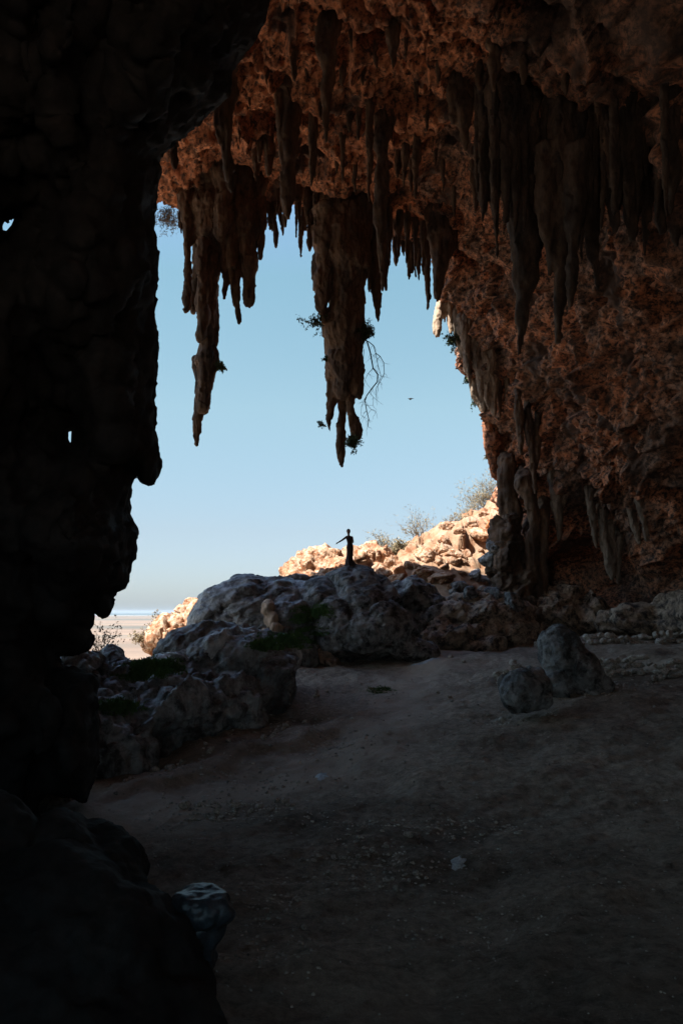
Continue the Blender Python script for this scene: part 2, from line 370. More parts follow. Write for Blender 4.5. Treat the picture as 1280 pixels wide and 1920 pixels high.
_pa = np.array([(-6.5, 14.5), (-3.6, 17.2), (-0.6, 19.6), (1.4, 23.0), (2.4, 27.5), (3.2, 32.5), (5.2, 36.5)]); _xy = V[:, :2]; _d = np.full(len(V), 99.0)
for _a, _b in zip(_pa[:-1], _pa[1:]):
    _t = np.clip(((_xy - _a) @ (_b - _a)) / ((_b - _a) @ (_b - _a)), 0, 1); _d = np.minimum(_d, np.linalg.norm(_xy - _a - _t[:, None] * (_b - _a), axis=1))
_P = np.stack([_xy[:, 0], _xy[:, 1], 0 * _d], 1); _wear = np.exp(-(np.maximum(_d + .8 * fbm(_P / 1.6, 3, 61), 0) / 1.1) ** 2) + .5 * np.clip(fbm(_P / 3.5, 4, 66) * 2 - .3, 0, 1)
_at = _gm.attributes.new('wear', 'FLOAT', 'POINT'); _at.data.foreach_set('value', np.clip(_wear, 0, 1).astype(np.float32))
link('ground', _gm, kind='structure')

def flat_mat(name, stops, scale, stretch, rough_=0.95, spec=0.1):
    m = bpy.data.materials.new(name); m.use_nodes = True; n = m.node_tree; L = n.links
    bs = n.nodes['Principled BSDF']; bs.inputs['Roughness'].default_value = rough_; bs.inputs['Specular IOR Level'].default_value = spec
    tc = n.nodes.new('ShaderNodeTexCoord'); mp = n.nodes.new('ShaderNodeMapping'); mp.inputs['Scale'].default_value = stretch
    L.new(tc.outputs['Object'], mp.inputs[0]); t = n.nodes.new('ShaderNodeTexNoise'); t.inputs['Scale'].default_value = scale; t.inputs['Detail'].default_value = 10; t.inputs['Roughness'].default_value = .62
    L.new(mp.outputs[0], t.inputs['Vector']); r = n.nodes.new('ShaderNodeValToRGB'); L.new(t.outputs['Fac'], r.inputs[0]); e = r.color_ramp.elements
    for i, (p, c) in enumerate(stops):
        q = e[i] if i < 2 else e.new(p); q.position = p; q.color = (*c, 1)
    L.new(r.outputs[0], bs.inputs['Base Color']); return m
M['plain'] = flat_mat('desert_plain_soil', [(.38, (.11, .115, .10)), (.46, (.20, .15, .115)), (.54, (.27, .20, .15)), (.62, (.13, .125, .105))], 0.0009, (0.25, 1, 1))
M['sea'] = flat_mat('sea_water', [(.3, (.07, .105, .12)), (.7, (.09, .125, .14))], 0.001, (0.3, 1, 1), 1.0, 0.05)
M['surf'] = flat_mat('beach_sand', [(.3, (.30, .29, .27)), (.7, (.36, .35, .33))], 0.001, (0.3, 1, 1))
def quad(name, x0, x1, y0, y1, z, m, nx=40, ny=40, wob=0.0):
    X, Y = np.meshgrid(np.linspace(x0, x1, nx), np.linspace(y0, y1, ny)); X = X.ravel(); Y = Y.ravel()
    if wob: 
        e = (Y == y0) | (Y == y1); Y = Y + wob * pn(np.stack([X / (x1 - x0) * 14, 0 * X, Y / 9000.0], 1), 4) * 1.0
    i = np.arange(nx * ny).reshape(ny, nx)
    link(name, mesh_from(name, np.stack([X, Y, 0 * X + z], 1), np.stack([i[:-1, :-1], i[:-1, 1:], i[1:, 1:], i[1:, :-1]], -1).reshape(-1, 4), m), kind='structure')
quad('plain', -60000, 60000, 90, 60000, -60, M['plain'])
quad('beach', -30000, 30000, 11800, 14000, -59.5, M['surf'], 120, 6, 1500)
quad('sea', -90000, 90000, 13000, 150000, -59, M['sea'], 120, 6, 600)

# ------------------------------------------------------------------ the cave shell
def catmull(A, n_per):
    """A: (m, ..., 3); n_per: samples in each of the m-1 spans"""
    m = len(A); out = []
    P = np.concatenate([[2 * A[0] - A[1]], A, [2 * A[-1] - A[-2]]])
    for i in range(m - 1):
        p0, p1, p2, p3 = P[i:i + 4]
        for k in range(n_per[i]):
            t = k / n_per[i]
            out.append(0.5 * (2 * p1 + (p2 - p0) * t + (2 * p0 - 5 * p1 + 4 * p2 - p3) * t * t + (3 * p1 - p0 - 3 * p2 + p3) * t ** 3))
    out.append(A[-1]); return np.array(out)
def row(*c): return np.array([at(*q) if q[2] < 1e6 else q[3:] for q in c])
rim = np.concatenate([[(-34, 15.5, -9), (-30, 16.5, 8), (-20.5, 30, 19.5)], row((110, 325, 40), (300, 372, 40), (480, 362, 41), (640, 412, 42), (745, 440, 43), (832, 520, 45), (872, 650, 46.5), (912, 780, 48), (934, 930, 50), (942, 1060, 50), (942, 1230, 50))])  # unseen far-left side left open, added to bring in sky and bounce light
t1 = np.concatenate([[(-33, 13.5, -9), (-29, 14.5, 10), (-19, 24, 20.5)], row((100, 170, 34), (310, 250, 34), (480, 235, 34), (640, 270, 35), (790, 330, 38), (905, 440, 40), (965, 620, 41), (1005, 790, 43), (1022, 960, 46), (1030, 1080, 48), (1035, 1230, 48))])
t2 = np.concatenate([[(-32, 12, -9), (-28, 12.5, 11), (-19, 18.5, 20)], row((60, 30, 27), (250, 60, 27), (470, 80, 28), (660, 90, 28), (850, 160, 30), (1010, 330, 33), (1090, 600, 35), (1125, 790, 37.5), (1130, 950, 42), (1130, 1070, 46), (1125, 1240, 45))])
t3 = np.array([(-31, 10.5, -9), (-27, 10.5, 11), (-20, 13.5, 18.5), (-13, 17, 19.3)] + [at(*q) for q in ((250, -120, 20.5), (480, -120, 21), (680, -120, 22), (930, -80, 22.5), (1180, 150, 25.5), (1290, 550, 29), (1310, 800, 32), (1290, 975, 38), (1280, 1080, 41), (1280, 1250, 38))])
t4 = np.array([(-28, 8, -9), (-28, 8, 5), (-21, 8, 13), (-14, 8, 16), (-8, 8, 17.5), (-4, 8, 18), (1, 8, 18), (8, 8, 17.5), (15, 9, 15), (19.5, 13, 9), (21, 16, 5.5), (22, 20, 2), (22.5, 22, -1), (23, 22, -8)])
t5 = t4 * np.array([0.8, 0, 0.85]) + np.array([0, -7, 0]); t6 = t4 * np.array([0.6, 0, 0.42]) + np.array([0, -11, 0]); t7 = t4 * 0.02 + np.array([0, -14, 2])
o1 = rim + np.array([0, 0.9, 0.9]) * 1.0; o2 = rim + np.array([0, 0.2, 4.5]); o3 = rim + np.array([0, -5, 11]); o4 = rim + np.array([0, -14, 17])
# near the foot of the right rim the outer face goes out sideways, not up
for A, k in ((o1, .8), (o2, 3.5), (o3, 9), (o4, 16)):
    for j, f in ((8, .5), (9, .85), (10, 1), (11, 1), (12, 1), (13, 1)):
        up = A[j, 2] - rim[j, 2]; A[j, 2] -= up * f * (0.9 if j < 11 else 1.0); A[j, 0] += k * f
ctrl = np.array([o4, o3, o2, o1, rim, t1, t2, t3, t4, t5, t6])   # rear end left open: an added, unseen gap that lets in fill light
npt = [6, 8, 12, 6, 105, 105, 95, 40, 16, 8]
G = catmull(ctrl, npt)                                            # (T, 14, 3)
nps = [10, 14, 14, 66, 84, 84, 80, 84, 80, 80, 80, 64, 50]
G = np.swapaxes(catmull(np.swapaxes(G, 0, 1), nps), 0, 1)          # (T, S, 3)
T_, S_ = G.shape[:2]
idx = np.arange(T_ * S_).reshape(T_, S_)
Fs = np.stack([idx[:-1, :-1], idx[1:, :-1], idx[1:, 1:], idx[:-1, 1:]], -1).reshape(-1, 4)
V = G.reshape(-1, 3); N = vnormals(V, Fs)
# orientation: inside normals should look at the cave's middle
tt = np.repeat(np.arange(T_), S_)
mid = (tt > 60) & (tt < 260)
if ((np.array([0, 15, 4]) - V[mid]) * N[mid]).sum() < 0: Fs = Fs[:, ::-1]; N = -N
a1, b1 = worley(V / 0.85 + 0.35 * np.stack([pn(V / 1.1, k) for k in range(3)], 1), 1)
a2, b2 = worley(V / 2.6 + 0.5 * np.stack([pn(V / 3.1, k + 4) for k in range(3)], 1), 3)
rimfade = np.clip(np.abs(tt - 32) / 14.0, 0.25, 1)
d = 1.3 * fbm(V / 7, 3, 2) * rimfade + 0.55 * fbm(V / 2.2, 3, 31) + 0.35 * ridged(V / 1.0, 3, 6) + 0.38 * (a1 - 0.45) + 0.7 * (a2 - 0.5) * rimfade + 0.10 * fbm(V / 0.3, 2, 9)
a3, b3 = worley(V / 0.5 + 0.4 * np.stack([pn(V / .6, k + 20) for k in range(3)], 1), 8)
d = d * 0.75 + 0.9 * facets(V, 1.9, 3, .55, .35) + 0.8 * facets(V, .75, 5, .5, .3) + 0.22 * (0.5 - a3) * (0.5 + fbm(V / 3, 2, 77)) + .12 * ridged(V / .45, 2, 78) + 0.9 * facets(V, .34, 7, .5, .35)
V = relax(V - N * d[:, None], Fs, 1)
_p = to_px(V); V[:, 1] += np.where((V[:, 1] > 36) & (tt > 30), 8.0 * np.exp(-((_p[:, 0] - 1100) / 66) ** 2 - ((_p[:, 1] - 1072) / 44) ** 2), 0)
sb = np.cumsum([0] + nps)
def shell_part(name, c0, c1, m):
    s0, s1 = sb[c0], sb[c1]
    sub = V.reshape(T_, S_, 3)[:, s0:s1 + 1].reshape(-1, 3); k = s1 - s0 + 1; i = np.arange(T_ * k).reshape(T_, k)
    f = np.stack([i[:-1, :-1], i[1:, :-1], i[1:, 1:], i[:-1, 1:]], -1).reshape(-1, 4)
    me = mesh_from(name, sub, f, m); cr = np.zeros(len(sub))
    for c_, r_ in ((at(1150, 100, 25), 3.9), (at(1290, 300, 27), 3.4), (at(420, 20, 21), 2.6)):  # painted shade: dark patches over the inner ceiling, edges broken by noise
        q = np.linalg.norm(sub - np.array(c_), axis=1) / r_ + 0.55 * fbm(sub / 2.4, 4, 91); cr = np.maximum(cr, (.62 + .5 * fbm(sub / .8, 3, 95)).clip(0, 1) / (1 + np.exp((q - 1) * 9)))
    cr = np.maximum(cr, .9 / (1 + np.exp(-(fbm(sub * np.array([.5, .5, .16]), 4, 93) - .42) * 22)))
    a_ = me.attributes.new('shade_crust', 'FLOAT', 'POINT'); a_.data.foreach_set('value', cr.astype(np.float32)); link(name, me, kind='structure')
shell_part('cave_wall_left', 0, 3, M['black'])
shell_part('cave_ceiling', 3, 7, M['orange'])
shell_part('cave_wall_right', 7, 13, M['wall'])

# ------------------------------------------------------------------ the near left wall: a thick black mass hanging and standing between camera and mouth
OUT = [(560, -420), (505, -60), (497, 20), (470, 80), (430, 130), (425, 175), (385, 215), (345, 250), (300, 285), (294, 300), (292, 360), (286, 395), (287, 440), (293, 475), (292, 520), (286, 560), (284, 590), (290, 625),
       (294, 650), (291, 690), (285, 730), (286, 765), (284, 800), (291, 830), (297, 850), (294, 880), (287, 907), (266, 903), (256, 885), (248, 886), (244, 910), (240, 930), (239, 955), (244, 975), (257, 997), (250, 1012), (246, 1045), (238, 1065), (236, 1090), (230, 1100),
       (216, 1103), (209, 1115), (206, 1145), (200, 1154), (187, 1152), (184, 1146), (172, 1132), (170, 1150), (172, 1168), (164, 1180), (170, 1200), (166, 1214), (150, 1220), (104, 1222), (108, 1250), (150, 1262), (176, 1268), (178, 1330), (177, 1430), (158, 1500), (128, 1488), (82, 1484), (66, 1512), (72, 1548), (90, 1590), (70, 1700),
       (-2500, 1800), (-2600, 0), (-620, -420)]
HOLES = [[(3, 424), (8, 414), (14, 418), (20, 410), (30, 408), (24, 422), (12, 436), (4, 434)], [(127, 808), (135, 806), (136, 820), (133, 834), (127, 824)]]
def poly_dist(Q, poly):
    P = np.array(poly, float); best = np.full(len(Q), 1e9)
    for i in range(len(P)):
        a, b = P[i], P[(i + 1) % len(P)]; ab = b - a
        t = np.clip(((Q - a) @ ab) / (ab @ ab + 1e-9), 0, 1); d = np.linalg.norm(Q - a - t[:, None] * ab, axis=1); best = np.minimum(best, d)
    return best
def densify(poly, step=14):
    out = []
    rg = np.random.RandomState(3)
    for i in range(len(poly)):
        a = np.array(poly[i], float); b = np.array(poly[(i + 1) % len(poly)], float); n = max(1, int(np.linalg.norm(b - a) / step))
        for k in range(n): out.append(tuple(a + (b - a) * k / n + (rg.uniform(-2, 2, 2) if k else 0)))
    return out
Y0, Y1 = 15.0, 17.2
loops = [densify(OUT)] + [h for h in HOLES]
import bmesh
_bm = bmesh.new(); pts = [p for lp in loops for p in lp]; n = len(pts); _vs = [_bm.verts.new((p[0], p[1], 0)) for p in pts]; o = 0; _ed = []
for lp in loops:
    for i in range(len(lp)): _ed.append(_bm.edges.new((_vs[o + i], _vs[o + (i + 1) % len(lp)])))
    o += len(lp)
bmesh.ops.triangle_fill(_bm, use_beauty=True, use_dissolve=False, edges=_ed); _bm.verts.index_update()
def inside(p, poly):
    c = False; j = len(poly) - 1
    for i in range(len(poly)):
        if (poly[i][1] > p[1]) != (poly[j][1] > p[1]) and p[0] < (poly[j][0] - poly[i][0]) * (p[1] - poly[i][1]) / (poly[j][1] - poly[i][1]) + poly[i][0]: c = not c
        j = i
    return c
tri = [tuple(v.index for v in f.verts) for f in _bm.faces if not any(inside(tuple(f.calc_center_median())[:2], h) for h in HOLES)]; _bm.free()
b = Blob(); fa = [tuple(t) for t in tri] + [tuple(n + i for i in t[::-1]) for t in tri]
o = 0
for lp in loops:
    m_ = len(lp)
    for i in range(m_): j = (i + 1) % m_; fa.append((o + i, o + j, n + o + j, n + o + i))
    o += m_
b.add([at(p[0], p[1], Y0) for p in pts] + [at(p[0], p[1], Y1) for p in pts], fa)
V, Fa = b.fuse(0.065)
V = relax(V, Fa, 1)
px = to_px(V); edge = np.minimum.reduce([poly_dist(px, lp) for lp in [OUT] + HOLES]) / F * 15
front = np.clip((Y1 - V[:, 1]) / (Y1 - Y0), 0, 1)
dd = -front * (3.2 * (1 - np.exp(-edge / 1.6)) + 1.3 * (1 - np.exp(-edge / 0.8)) * (0.4 + 1.4 * fbm(V * np.array([.6, 0, .28]), 3, 5)))
dd = dd + (1 - front) * 2.0 * (1 - np.exp(-edge / 1.5)); V = V * (1 + dd / V[:, 1])[:, None]
N = vnormals(V, Fa); k = np.clip(edge / 0.6, 0.15, 1)
V = V + N * (k * (0.35 * ridged(V / 1.3, 4, 44) + 0.3 * fbm(V * np.array([1.2, 1.2, .35]), 3, 12)) - 0.05 * k + 0.05 * fbm(V / .22, 3, 3) + 0.35 * facets(V, .35, 2, .5, .3))[:, None]
# cut the light gaps right through and line them with rock
cpx = px[Fa].mean(1); keep = np.ones(len(Fa), bool)
for h in HOLES:
    c = np.mean(h, 0); near = np.where(np.linalg.norm(cpx - c, axis=1) < 60)[0]; hb = [tuple(c + (np.array(p) - c) * 1.05) for p in h]
    for i in near:
        if inside(cpx[i], hb): keep[i] = False
Fl = [tuple(int(i) for i in f) for f in Fa[keep]]; Vl = list(V)
for h in HOLES:
    c = np.mean(h, 0); m_ = len(h); o = len(Vl)
    for sc_, yy in ((2.0, 14.9), (.78, 14.88), (.78, 17.4), (2.0, 17.4)):
        for p in h: q = c + (np.array(p) - c) * sc_ + (np.sign(np.array(p) - c) * 3 if sc_ > 1 else 0); Vl.append(np.array(at(q[0], q[1], yy)))
    for r_ in range(3):
        for i in range(m_): j = (i + 1) % m_; Fl.append((o + r_ * m_ + i, o + r_ * m_ + j, o + (r_ + 1) * m_ + j, o + (r_ + 1) * m_ + i))
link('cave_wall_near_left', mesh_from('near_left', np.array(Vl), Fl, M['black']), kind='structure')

# ------------------------------------------------------------------ stalactites
bpy.context.view_layer.update(); DG = bpy.context.evaluated_depsgraph_get()
def wob(seed): return np.random.RandomState(seed)
def stalactite(name, label, tubes, Y, mname='stal', group=None, voxel=None, cat='stalactite', flute=0.20, seed=0, flat=1.0, dY=0.0, auto=False, back=0.0):
    """tubes: list of [(px, py, radius px), ...] from root to tip"""
    b = Blob(); rg = wob(seed + 5); rmax = 0
    if auto:
        q = tubes[0][0]; ok, loc, _, _, ob, _ = S.ray_cast(DG, Vector((0, 0, 0)), Vector(at(q[0], q[1] + 12, 10)).normalized())
        if ok: Y = min(max(loc.y + auto, Y - 6), Y + 3)
    tubes = [[(t[0][0], t[0][1] - 30, t[0][2] * 1.1)] + list(t) for t in tubes]
    for ti, t in enumerate(tubes):
        yy = Y + dY * rg.uniform(-1, 1) if ti else Y
        pts = []; rad = []
        for i in range(len(t) - 1):
            a = np.array(t[i], float); c = np.array(t[i + 1], float); n = max(2, int(abs(c[1] - a[1]) / 9))
            for k in range(n):
                q = a + (c - a) * k / n; s_ = q[2]
                ph = abs(c[1]) and (a[1] + (c[1] - a[1]) * k / n) / 26.0 + ti * 9.1; j0 = math.floor(ph); fr = ph - j0; fr = fr * fr * (3 - 2 * fr)
                j = 1 + 0.22 * ((_cell[(j0 * 3 + seed) & 255][0] - .5) * (1 - fr) + (_cell[(j0 * 3 + 3 + seed) & 255][0] - .5) * fr) * 2
                bk = back * (1 - k / n) if i == 0 else 0
                pts.append(np.array(at(q[0] + s_ * 0.3 * (_cell[(int(ph * 1.7) * 5 + seed) & 255][1] - .5), q[1], yy + bk))); rad.append(s_ * j * yy / F)
        q = t[-1]; pts.append(np.array(at(q[0], q[1], yy))); rad.append(max(q[2] * 0.6, 1.2) * yy / F)
        rmax = max(rmax, max(rad)); b.tube(pts, rad, 12, flat)
    vx = voxel or min(0.09, max(0.03, rmax * 0.13))
    V, Fa = b.fuse(vx); V = relax(V, Fa, 2)
    N = vnormals(V, Fa); rm = min(rmax, 0.55); q = max(min(1.0, rm / 0.35), .35)
    V = V + N * (flute * rm * fbm(V * np.array([3.0, 3.0, 0.45]) / q, 3, seed + 1) + 0.12 * rm * ridged(V * np.array([1.5, 1.5, .7]) / (0.3 * q), 3, seed + 3) + 0.30 * facets(V * np.array([1, 1, .6]), .42 * q, seed + 2, .5, .35) + 0.012 * fbm(V / .1, 2, 8))[:, None]
    o = link(name, mesh_from(name, V, Fa, M[mname]), label=label, category=cat)
    if group: o['group'] = group
    return recenter(o)

# -- the two great hanging clusters
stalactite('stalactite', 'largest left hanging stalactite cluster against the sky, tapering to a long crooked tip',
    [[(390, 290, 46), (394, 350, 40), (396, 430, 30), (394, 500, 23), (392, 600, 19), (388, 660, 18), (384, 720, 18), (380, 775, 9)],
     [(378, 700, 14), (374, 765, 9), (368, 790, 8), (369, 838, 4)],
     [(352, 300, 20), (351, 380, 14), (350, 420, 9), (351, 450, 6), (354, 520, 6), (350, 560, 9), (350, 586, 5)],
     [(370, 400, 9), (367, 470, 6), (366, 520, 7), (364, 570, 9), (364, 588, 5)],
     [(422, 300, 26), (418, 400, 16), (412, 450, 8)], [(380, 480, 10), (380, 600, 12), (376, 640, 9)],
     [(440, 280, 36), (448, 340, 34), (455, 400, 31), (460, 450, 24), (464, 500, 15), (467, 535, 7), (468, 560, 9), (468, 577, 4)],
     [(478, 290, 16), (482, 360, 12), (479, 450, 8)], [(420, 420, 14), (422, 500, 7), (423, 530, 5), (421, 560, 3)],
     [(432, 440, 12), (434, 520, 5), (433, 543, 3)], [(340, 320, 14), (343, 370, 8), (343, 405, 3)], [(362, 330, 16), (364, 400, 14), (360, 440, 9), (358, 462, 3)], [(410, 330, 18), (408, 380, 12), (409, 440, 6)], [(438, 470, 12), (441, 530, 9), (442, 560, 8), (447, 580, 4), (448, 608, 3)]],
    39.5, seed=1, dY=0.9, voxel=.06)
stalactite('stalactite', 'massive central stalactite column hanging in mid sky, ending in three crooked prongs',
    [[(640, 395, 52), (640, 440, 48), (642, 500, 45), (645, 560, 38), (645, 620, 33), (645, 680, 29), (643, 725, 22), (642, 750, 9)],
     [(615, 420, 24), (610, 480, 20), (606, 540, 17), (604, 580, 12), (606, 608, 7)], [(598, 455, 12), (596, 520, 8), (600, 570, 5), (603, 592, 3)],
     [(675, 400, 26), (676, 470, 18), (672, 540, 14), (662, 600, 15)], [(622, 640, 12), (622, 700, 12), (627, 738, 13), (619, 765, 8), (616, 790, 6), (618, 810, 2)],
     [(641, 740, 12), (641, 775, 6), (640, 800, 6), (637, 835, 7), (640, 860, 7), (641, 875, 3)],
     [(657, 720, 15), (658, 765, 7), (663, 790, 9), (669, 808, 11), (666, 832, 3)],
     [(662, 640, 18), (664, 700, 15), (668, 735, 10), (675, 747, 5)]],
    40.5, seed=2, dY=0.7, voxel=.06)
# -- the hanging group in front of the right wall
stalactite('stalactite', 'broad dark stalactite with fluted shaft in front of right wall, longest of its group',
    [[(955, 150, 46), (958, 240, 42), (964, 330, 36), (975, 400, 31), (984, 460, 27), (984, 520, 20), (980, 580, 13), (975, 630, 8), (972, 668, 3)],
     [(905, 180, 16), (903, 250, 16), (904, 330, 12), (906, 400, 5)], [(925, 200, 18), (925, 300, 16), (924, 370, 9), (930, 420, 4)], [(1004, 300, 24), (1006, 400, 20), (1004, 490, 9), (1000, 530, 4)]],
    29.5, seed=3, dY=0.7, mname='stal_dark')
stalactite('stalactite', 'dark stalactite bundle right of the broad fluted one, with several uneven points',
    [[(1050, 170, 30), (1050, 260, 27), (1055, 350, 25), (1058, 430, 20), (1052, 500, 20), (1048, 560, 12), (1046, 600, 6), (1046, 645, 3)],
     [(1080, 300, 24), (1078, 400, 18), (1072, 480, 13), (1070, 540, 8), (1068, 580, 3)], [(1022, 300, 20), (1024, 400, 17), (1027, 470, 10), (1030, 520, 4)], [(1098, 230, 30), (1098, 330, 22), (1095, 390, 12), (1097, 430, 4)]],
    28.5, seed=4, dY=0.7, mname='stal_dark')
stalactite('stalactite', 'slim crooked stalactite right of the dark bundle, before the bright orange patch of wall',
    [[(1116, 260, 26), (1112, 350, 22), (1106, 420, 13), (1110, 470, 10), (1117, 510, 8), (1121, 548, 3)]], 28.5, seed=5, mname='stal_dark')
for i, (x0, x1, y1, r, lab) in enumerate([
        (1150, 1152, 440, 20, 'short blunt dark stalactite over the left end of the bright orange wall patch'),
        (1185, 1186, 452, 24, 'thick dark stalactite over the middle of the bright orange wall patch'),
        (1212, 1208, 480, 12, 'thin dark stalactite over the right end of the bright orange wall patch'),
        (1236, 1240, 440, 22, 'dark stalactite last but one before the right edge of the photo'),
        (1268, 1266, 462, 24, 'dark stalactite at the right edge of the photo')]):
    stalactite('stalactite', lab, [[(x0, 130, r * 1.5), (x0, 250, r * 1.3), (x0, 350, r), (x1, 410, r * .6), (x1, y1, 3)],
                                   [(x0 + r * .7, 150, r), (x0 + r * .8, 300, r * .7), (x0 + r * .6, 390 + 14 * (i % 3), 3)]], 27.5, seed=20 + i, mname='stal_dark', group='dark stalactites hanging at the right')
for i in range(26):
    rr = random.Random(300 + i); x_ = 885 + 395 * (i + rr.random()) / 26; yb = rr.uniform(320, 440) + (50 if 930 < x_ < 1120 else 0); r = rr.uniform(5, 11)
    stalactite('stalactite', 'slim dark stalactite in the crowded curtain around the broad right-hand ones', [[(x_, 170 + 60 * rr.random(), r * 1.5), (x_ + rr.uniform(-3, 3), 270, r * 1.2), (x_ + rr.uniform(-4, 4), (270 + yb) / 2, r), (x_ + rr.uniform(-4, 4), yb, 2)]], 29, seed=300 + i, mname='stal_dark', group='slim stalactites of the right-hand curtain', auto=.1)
# -- stalactites in front of the ceiling and those of the arch lip: (label, Y, tubes)
T = [
 ('long near black stalactite hanging before the ceiling, above left of the central column', 26, [[(612, 10, 26), (613, 70, 20), (615, 130, 13), (612, 190, 9), (611, 240, 6), (610, 268, 3)]]),
 ('thick dark stalactite whose tip just reaches the arch edge right of the left cluster', 37, [[(545, 170, 22), (546, 240, 18), (542, 310, 14), (540, 360, 12), (539, 390, 7), (541, 410, 3)], [(524, 190, 9), (526, 290, 5), (527, 300, 3)]]),
 ('long dark stalactite dropping from mid ceiling past the right of the central column', 35, [[(713, 190, 14), (715, 260, 15), (714, 330, 12), (712, 400, 11), (713, 440, 8), (712, 462, 3)]]),
 ('very thin long stalactite left of the long one that passes the central column', 34, [[(692, 160, 11), (692, 240, 8), (693, 300, 6), (691, 345, 4), (692, 378, 2)]]),
 ('slender brown stalactite on the ceiling above the gap left of the central column', 35, [[(586, 200, 11), (587, 260, 8), (585, 310, 5), (584, 352, 2)]]),
 ('small dark stalactite on the ceiling straight above the central column', 34, [[(643, 215, 10), (643, 260, 7), (642, 300, 4), (642, 338, 2)]]),
 ('short stalactite on the ceiling right of the thin long pair', 34, [[(760, 240, 10), (760, 290, 7), (757, 320, 5), (757, 350, 2)]]),
 ('short knobbly stalactite on the ceiling, upper of the two over the right of the arch', 34, [[(782, 230, 9), (781, 290, 7), (779, 330, 5), (778, 372, 2)]]),
 ('dark hooked lump of stalactites high on the ceiling between centre and right group', 31, [[(866, 130, 20), (862, 190, 18), (866, 230, 16), (870, 262, 9), (872, 285, 3)], [(846, 150, 12), (848, 200, 9), (850, 232, 4)], [(882, 150, 12), (884, 200, 8), (880, 240, 4)]]),
 ('tiny stalactite beneath the first strip of ceiling left of the thin long one', 33, [[(672, 180, 8), (672, 220, 6), (671, 262, 2)]]),
 ('medium dark stalactite near the top of the photo right of centre', 26, [[(735, 20, 22), (737, 60, 14), (735, 100, 9), (736, 130, 3)]]),
 ('dark stalactite on the ceiling just right of the left cluster root', 36, [[(503, 230, 10), (505, 280, 10), (504, 315, 7), (504, 330, 3)], [(490, 220, 8), (487, 270, 7), (487, 305, 3)]]),
 ('broad dark stalactite in front of the root of the left cluster', 30, [[(425, 90, 26), (424, 160, 20), (422, 220, 16), (424, 270, 14), (430, 320, 10), (436, 362, 4)], [(408, 130, 14), (410, 230, 9), (412, 272, 4)]]),
 ('stubby dark stalactite beside the black left wall, over the hanging twigs', 33, [[(325, 190, 16), (325, 250, 12), (326, 290, 9), (327, 318, 4)]]),
 ('slim stalactite at the left end of the arch edge beside the hanging twigs', 40, [[(338, 350, 9), (339, 400, 5), (340, 438, 2)]]),
 ('stubby stalactite high up between the near black one and the left wall', 29, [[(553, 60, 12), (552, 110, 9), (552, 150, 4)]]),
 ('long brown stalactite on the ceiling over the right part of the arch', 34, [[(640, 90, 10), (641, 130, 8), (640, 160, 3)]]),
 ('slim dark stalactite close above the broad fluted one', 30, [[(925, 60, 16), (926, 120, 12), (925, 170, 5)]]),
 ('heavy leaf shaped dark stalactite at the right end of the arch', 42, [[(822, 390, 24), (826, 430, 26), (826, 470, 24), (822, 510, 13), (820, 545, 7), (820, 566, 3)], [(838, 420, 16), (842, 460, 14), (836, 490, 6)]]),
 ('thin stalactite touching the left side of the heavy leaf shaped one', 42.3, [[(800, 420, 12), (800, 470, 7), (801, 520, 5), (802, 560, 5), (801, 582, 2)]]),
 ('longest stalactite right of the central column, swollen below the middle', 41, [[(698, 410, 15), (699, 460, 12), (702, 520, 12), (705, 560, 9), (707, 590, 5), (708, 605, 2)]]),
 ('bent slender stalactite squeezed between the central column and the swollen one', 41, [[(690, 470, 5), (691, 500, 4), (692, 530, 4), (692, 548, 2)]]),
 ('pale brown stalactite first right of the swollen one', 41.5, [[(715, 430, 9), (716, 480, 6), (718, 520, 5), (717, 546, 3)]]),
 ('knob tipped stalactite second right of the swollen one', 41.5, [[(725, 430, 9), (725, 480, 6), (723, 520, 5), (724, 545, 4)]]),
 ('stubby stalactite in the notch of the arch right of the knob tipped one', 42, [[(740, 425, 8), (740, 465, 6), (743, 485, 4), (742, 500, 2)]]),
 ('tiny stalactite at the highest point of the arch right of the central column', 42, [[(753, 430, 6), (754, 455, 4), (757, 480, 2)]]),
 ('twin pointed slim stalactite left of the plain one near the arch right end', 42, [[(768, 430, 8), (767, 480, 5), (766, 525, 2)], [(772, 440, 8), (772, 480, 6), (772, 512, 3)]]),
 ('plain pointed stalactite between the twin pointed and the heavy leaf shaped ones', 42, [[(785, 430, 9), (785, 470, 6), (784, 500, 4), (785, 526, 2)]]),
 ('thick grooved stalactite against the right flank of the left cluster', 40.3, [[(487, 340, 12), (489, 400, 9), (489, 440, 7), (488, 470, 6), (487, 487, 3)]]),
 ('small blunt stalactite first in the thin row right of the left cluster', 40.5, [[(502, 355, 8), (506, 400, 5), (507, 430, 3)]]),
 ('longest of the thin row between left cluster and central column', 40.6, [[(514, 355, 7), (514, 400, 4), (517, 440, 5), (517, 465, 2)]]),
 ('slightly bent thin stalactite in the middle of the thin row', 40.6, [[(522, 350, 7), (525, 400, 4), (529, 430, 3)]]),
 ('blunt stalactite last of the thin row, under the thick dark one', 40.6, [[(534, 355, 9), (534, 400, 5), (535, 426, 3)]]),
 ('slim long stalactite midway between left cluster and central column', 41, [[(568, 370, 8), (566, 420, 5), (563, 450, 4), (564, 483, 2)], [(573, 380, 6), (573, 432, 3)]]),
 ('bulb tipped stalactite with a water drip beside the central column', 41, [[(583, 370, 8), (583, 410, 5), (581, 440, 8), (581, 455, 7), (580, 472, 2)]]),
 ('short stalactite between the bulb tipped one and the central column', 41, [[(593, 380, 6), (592, 420, 4), (592, 449, 2)]]),
]
for i, (lab, Y, tb) in enumerate(T): stalactite('stalactite', lab, tb, Y, seed=40 + i, group='stalactites along the ceiling and arch', auto=.4)
